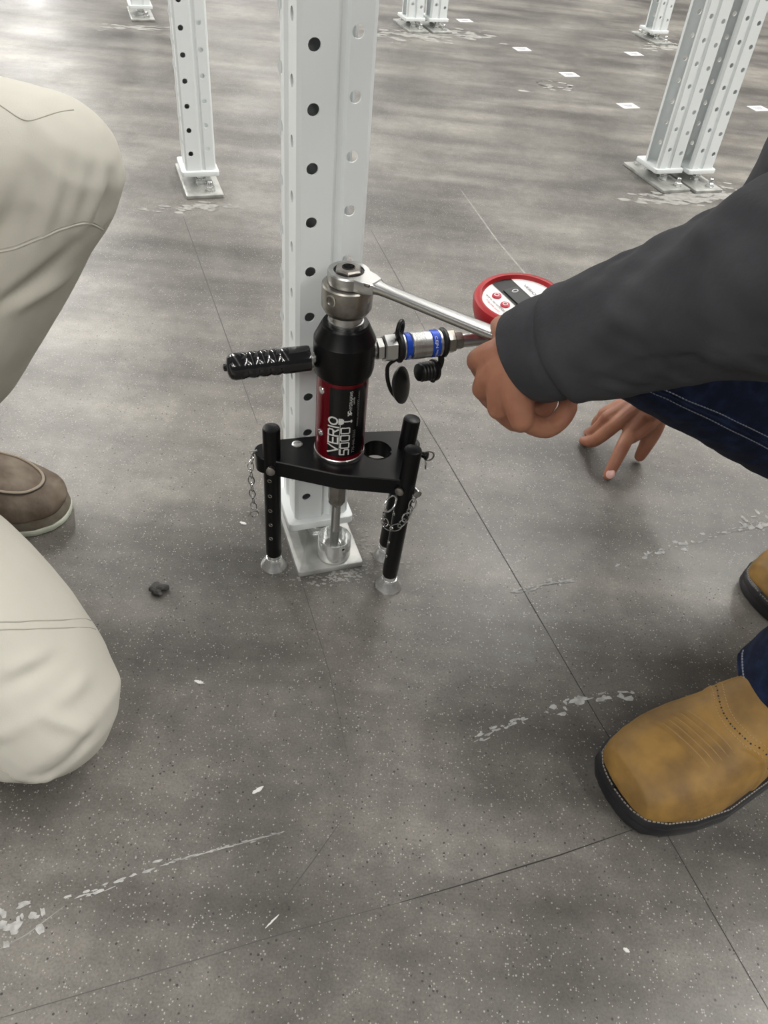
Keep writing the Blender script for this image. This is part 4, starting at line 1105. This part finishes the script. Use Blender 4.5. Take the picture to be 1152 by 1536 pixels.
for hip, kn, an in ((H2L, K2L, A2L), (H2R, K2R, A2R)):
    limb(bm, [PV2, hip, hip.lerp(kn, .5), kn], [.10, .088, .070, .050], 16, 5); limb(bm, [kn, kn.lerp(an, .4), an], [.050, .048, .036], 16, 5)
PL = fused('person', bm, .0042, 3, M['skin'])
tag(PL, 'person kneeling at left in pale khaki trousers and worn brown shoe', 'person')
bm = BM(); ball(bm, hf2(-.022, 0, .045), (.100, .081, .088), 20, hm2)
fused('hair', bm, .006, 2, M['hair'], PL, cut=[(hf2(.062, 0, .06), (hf2(1, 0, .9) - hf2(0, 0, 0)).normalized())])
for q in (-1, 1):
    bm = BM(); ball(bm, hf2(.076, q * .031, .006), .011, 12); ey = build('eye', bm, M['eye'], PL)
    bm = BM(); ball(bm, hf2(.0825, q * .031, .004), .0058, 10); build('iris', bm, M['hair'], ey)
bm = BM()
limb(bm, [PV2, PV2.lerp(CH2, .5), CH2, CH2.lerp(NK2, .6)], [(.192, .155), (.186, .150), (.192, .142), (.10, .09)], 26, 6, up=V((0, 1, 0)))
limb(bm, [S2L, CH2 + V((0, 0, .05)), S2R], [.082, .11, .082], 18, 5)
for s_, el in ((S2L, V((-.72, .82, .68))), (S2R, V((-.78, .36, .70)))): limb(bm, [s_, s_.lerp(el, .5), s_.lerp(el, .75)], [.082, .068, .064], 20, 5)
fused('shirt', bm, .0075, 3, M['check'], PL, lambda p, n: n * .005 * noise.noise(p * 14))
bm = BM()
limb(bm, [PV2, H2L, H2L.lerp(K2L, .45), K2L + V((-.01, 0, .0))], [.13, .118, .105, .070], 28, 6)
limb(bm, [K2L, K2L.lerp(A2L, .3), K2L.lerp(A2L, .65), A2L + V((0, 0, .03))], [.068, .074, .074, .070], 28, 6)
limb(bm, [PV2, H2R, H2R.lerp(K2R, .5), H2R.lerp(K2R, .80) + V((.008, .012, .006)), K2R + V((0, 0, .005))], [.13, .122, .108, .092, .080], 28, 6)
limb(bm, [K2R, K2R.lerp(A2R, .3), K2R.lerp(A2R, .7), A2R], [.076, .073, .066, .058], 28, 6)
limb(bm, [PV2 + V((0, 0, -.03)), PV2 + V((0, 0, .08))], [(.175, .135), (.165, .125)], 24, 6, up=V((0, 1, 0)))
KFOLDS = [((-.410, .680, .335), (-.322, .709, .405), .0085, -.0080), ((-.400, .684, .352), (-.335, .706, .404), .0080, .0050), ((-.392, .688, .340), (-.335, .720, .370), .0095, .0065),
    ((-.375, .680, .425), (-.339, .690, .484), .0090, -.0050), ((-.357, .684, .415), (-.323, .694, .484), .0085, -.0055), ((-.342, .690, .420), (-.318, .697, .480), .0080, .0035),
    ((-.328, .692, .428), (-.306, .707, .488), .0080, -.0050), ((-.312, .703, .428), (-.294, .718, .480), .0075, -.0045), ((-.301, .722, .415), (-.285, .735, .462), .0085, -.0075), ((-.305, .716, .430), (-.290, .726, .470), .0060, .0035),
    ((-.315, .352, .120), (-.258, .408, .130), .0085, .0070), ((-.318, .352, .108), (-.262, .405, .116), .0080, -.0055), ((-.308, .375, .162), (-.280, .412, .160), .0090, -.0045), ((-.305, .380, .172), (-.275, .415, .166), .0080, .0035),
    ((-.278, .372, .128), (-.248, .382, .092), .0070, .0050), ((-.285, .352, .058), (-.248, .383, .088), .0080, -.0060), ((-.300, .346, .062), (-.275, .350, .045), .0070, .0050)]
kf = folds_fn(KFOLDS, .0022, 13)
kh = fused('trousers', bm, .0042, 4, M['khaki'], PL, kf, cut=[(V((-.34, .4, .001)), V((0, 0, -1)))]); tag(kh, 'pale khaki work trousers')
for off in (0, .0026):
    seam(kh, [(-.400, .680, .400 + off), (-.3813, .6811, .4043 + off), (-.3626, .684, .4096 + off), (-.3441, .689, .4178 + off), (-.3268, .6961, .4244 + off), (-.3136, .704, .4269 + off), (-.3047, .7138, .4257 + off), (-.3025, .7375, .4099 + off)], .0011 if not off else .0006, M['khakiseam'] if off else M['khaki'], -.0003)
seam(kh, [(-.3667, .7161, .5227), (-.3436, .711, .5136), (-.3278, .7244, .5167), (-.3144, .7438, .5164)], .0006, M['khakiseam'], .0001)
seam(kh, [(-.335, .400, .212), (-.3182, .4145, .199), (-.3037, .4276, .1846), (-.2869, .449, .1603), (-.272, .478, .132)], .0006, M['khakiseam'], .0001)
seam(kh, [(-.334, .394, .208), (-.317, .4095, .1955), (-.3002, .4236, .1799), (-.2825, .4438, .1567), (-.268, .4697, .1277)], .0006, M['khakiseam'], .0001)
seam(kh, [(-.330, .346, .088), (-.3177, .3444, .0808), (-.3083, .3455, .0666), (-.3046, .3512, .0447)], .0009, M['khakiseam'], .0001)
boot(PL, (-0.655, 0.405), math.radians(180), math.radians(58), M['brown'], M['greensole'], M['brownsole'], 'round', name='shoe')
boot(PL, (-0.416, 0.748), math.radians(183), 0, M['brown'], M['greensole'], M['brownsole'], 'round', name='shoe')

# ------------------------------------------------------------ small things on the floor
LAB = [((0.343, 3.568), 'white floor sticker second from the distant pair of posts'), ((0.117, 3.963), 'white floor sticker at the top edge beside the distant pair of posts'),
       ((0.501, 3.265), 'white floor sticker beyond the scraped ring mark on the concrete'), ((0.668, 2.946), 'nearest white floor sticker, left of the dark-sided post at upper right'),
       ((0.806, 3.692), 'white floor sticker in front of the single distant post'), ((1.148, 3.086), 'white floor sticker at the right edge beyond the right-hand pair of posts')]
for (x, y), lab in LAB:
    c = V((x, y, 0)); bm = BM(); box(bm, c + V((0, 0, .0006)), (.031, .027, .0005), E1, E2)
    s = build('floor_sticker', bm, M['paper'], None, smooth=False); tag(s, lab, 'sticker', 'white stickers on the floor')
    bm = BM()
    for k in range(3): box(bm, c + V((0, 0, .0012)) + E2 * (.009 - .009 * k), (.020 - .004 * k, .0030, .00012), E1, E2)
    build('printed_lines', bm, M['print_'], s, smooth=False)
bm = BM(); rnd = random.Random(5)
for k in range(9): ball(bm, (-0.265 + rnd.uniform(-.007, .007), 0.632 + rnd.uniform(-.007, .007), .003 + rnd.uniform(0, .003)), (rnd.uniform(.003, .006), rnd.uniform(.003, .006), rnd.uniform(.003, .005)), 10)
mud = fused('mud_clump', bm, .0011, 2, M['mud'], None, lambda p, n: n * .0008 * noise.noise(p * 400), cut=[(V((0, 0, 0.0002)), V((0, 0, -1)))])
tag(mud, 'small dark grey clump of dried mud on the concrete by the kneeling person', 'mud')
def flake(x, y, L, wd, ang, lab):
    bm = BM(); rnd = random.Random(int(x * 1000)); d = V((math.cos(ang), math.sin(ang), 0)); s = V((-d.y, d.x, 0)); n = 8; o = []
    for sg in (-1, 1):
        for k in range(n + 1):
            t = -1 + 2 * k / n; t *= sg * -1
            p = V((x, y, 0)) + d * t * L / 2 + s * sg * wd / 2 * (1 - t * t * .8) * rnd.uniform(.6, 1.2); o.append((p.x, p.y))
    prism(bm, o, 0.0, .0012); f = build('plaster_flake', bm, M['flake'], None, smooth=False); tag(f, lab, 'debris', 'white flakes on the floor')
flake(-0.096, 0.390, .013, .0045, .75, 'largest white flake, on open concrete near the lower left')
flake(-0.185, 0.509, .011, .0045, -.2, 'white flake beside the lower khaki knee')
flake(-0.060, 0.268, .016, .0016, .9, 'thin white sliver near the bottom middle')
flake(0.260, 0.276, .006, .0035, -.5, 'small white chip below the tan boot toe')
flake(-0.188, 0.767, .010, .0050, -.3, 'white chip left of the tester leg')
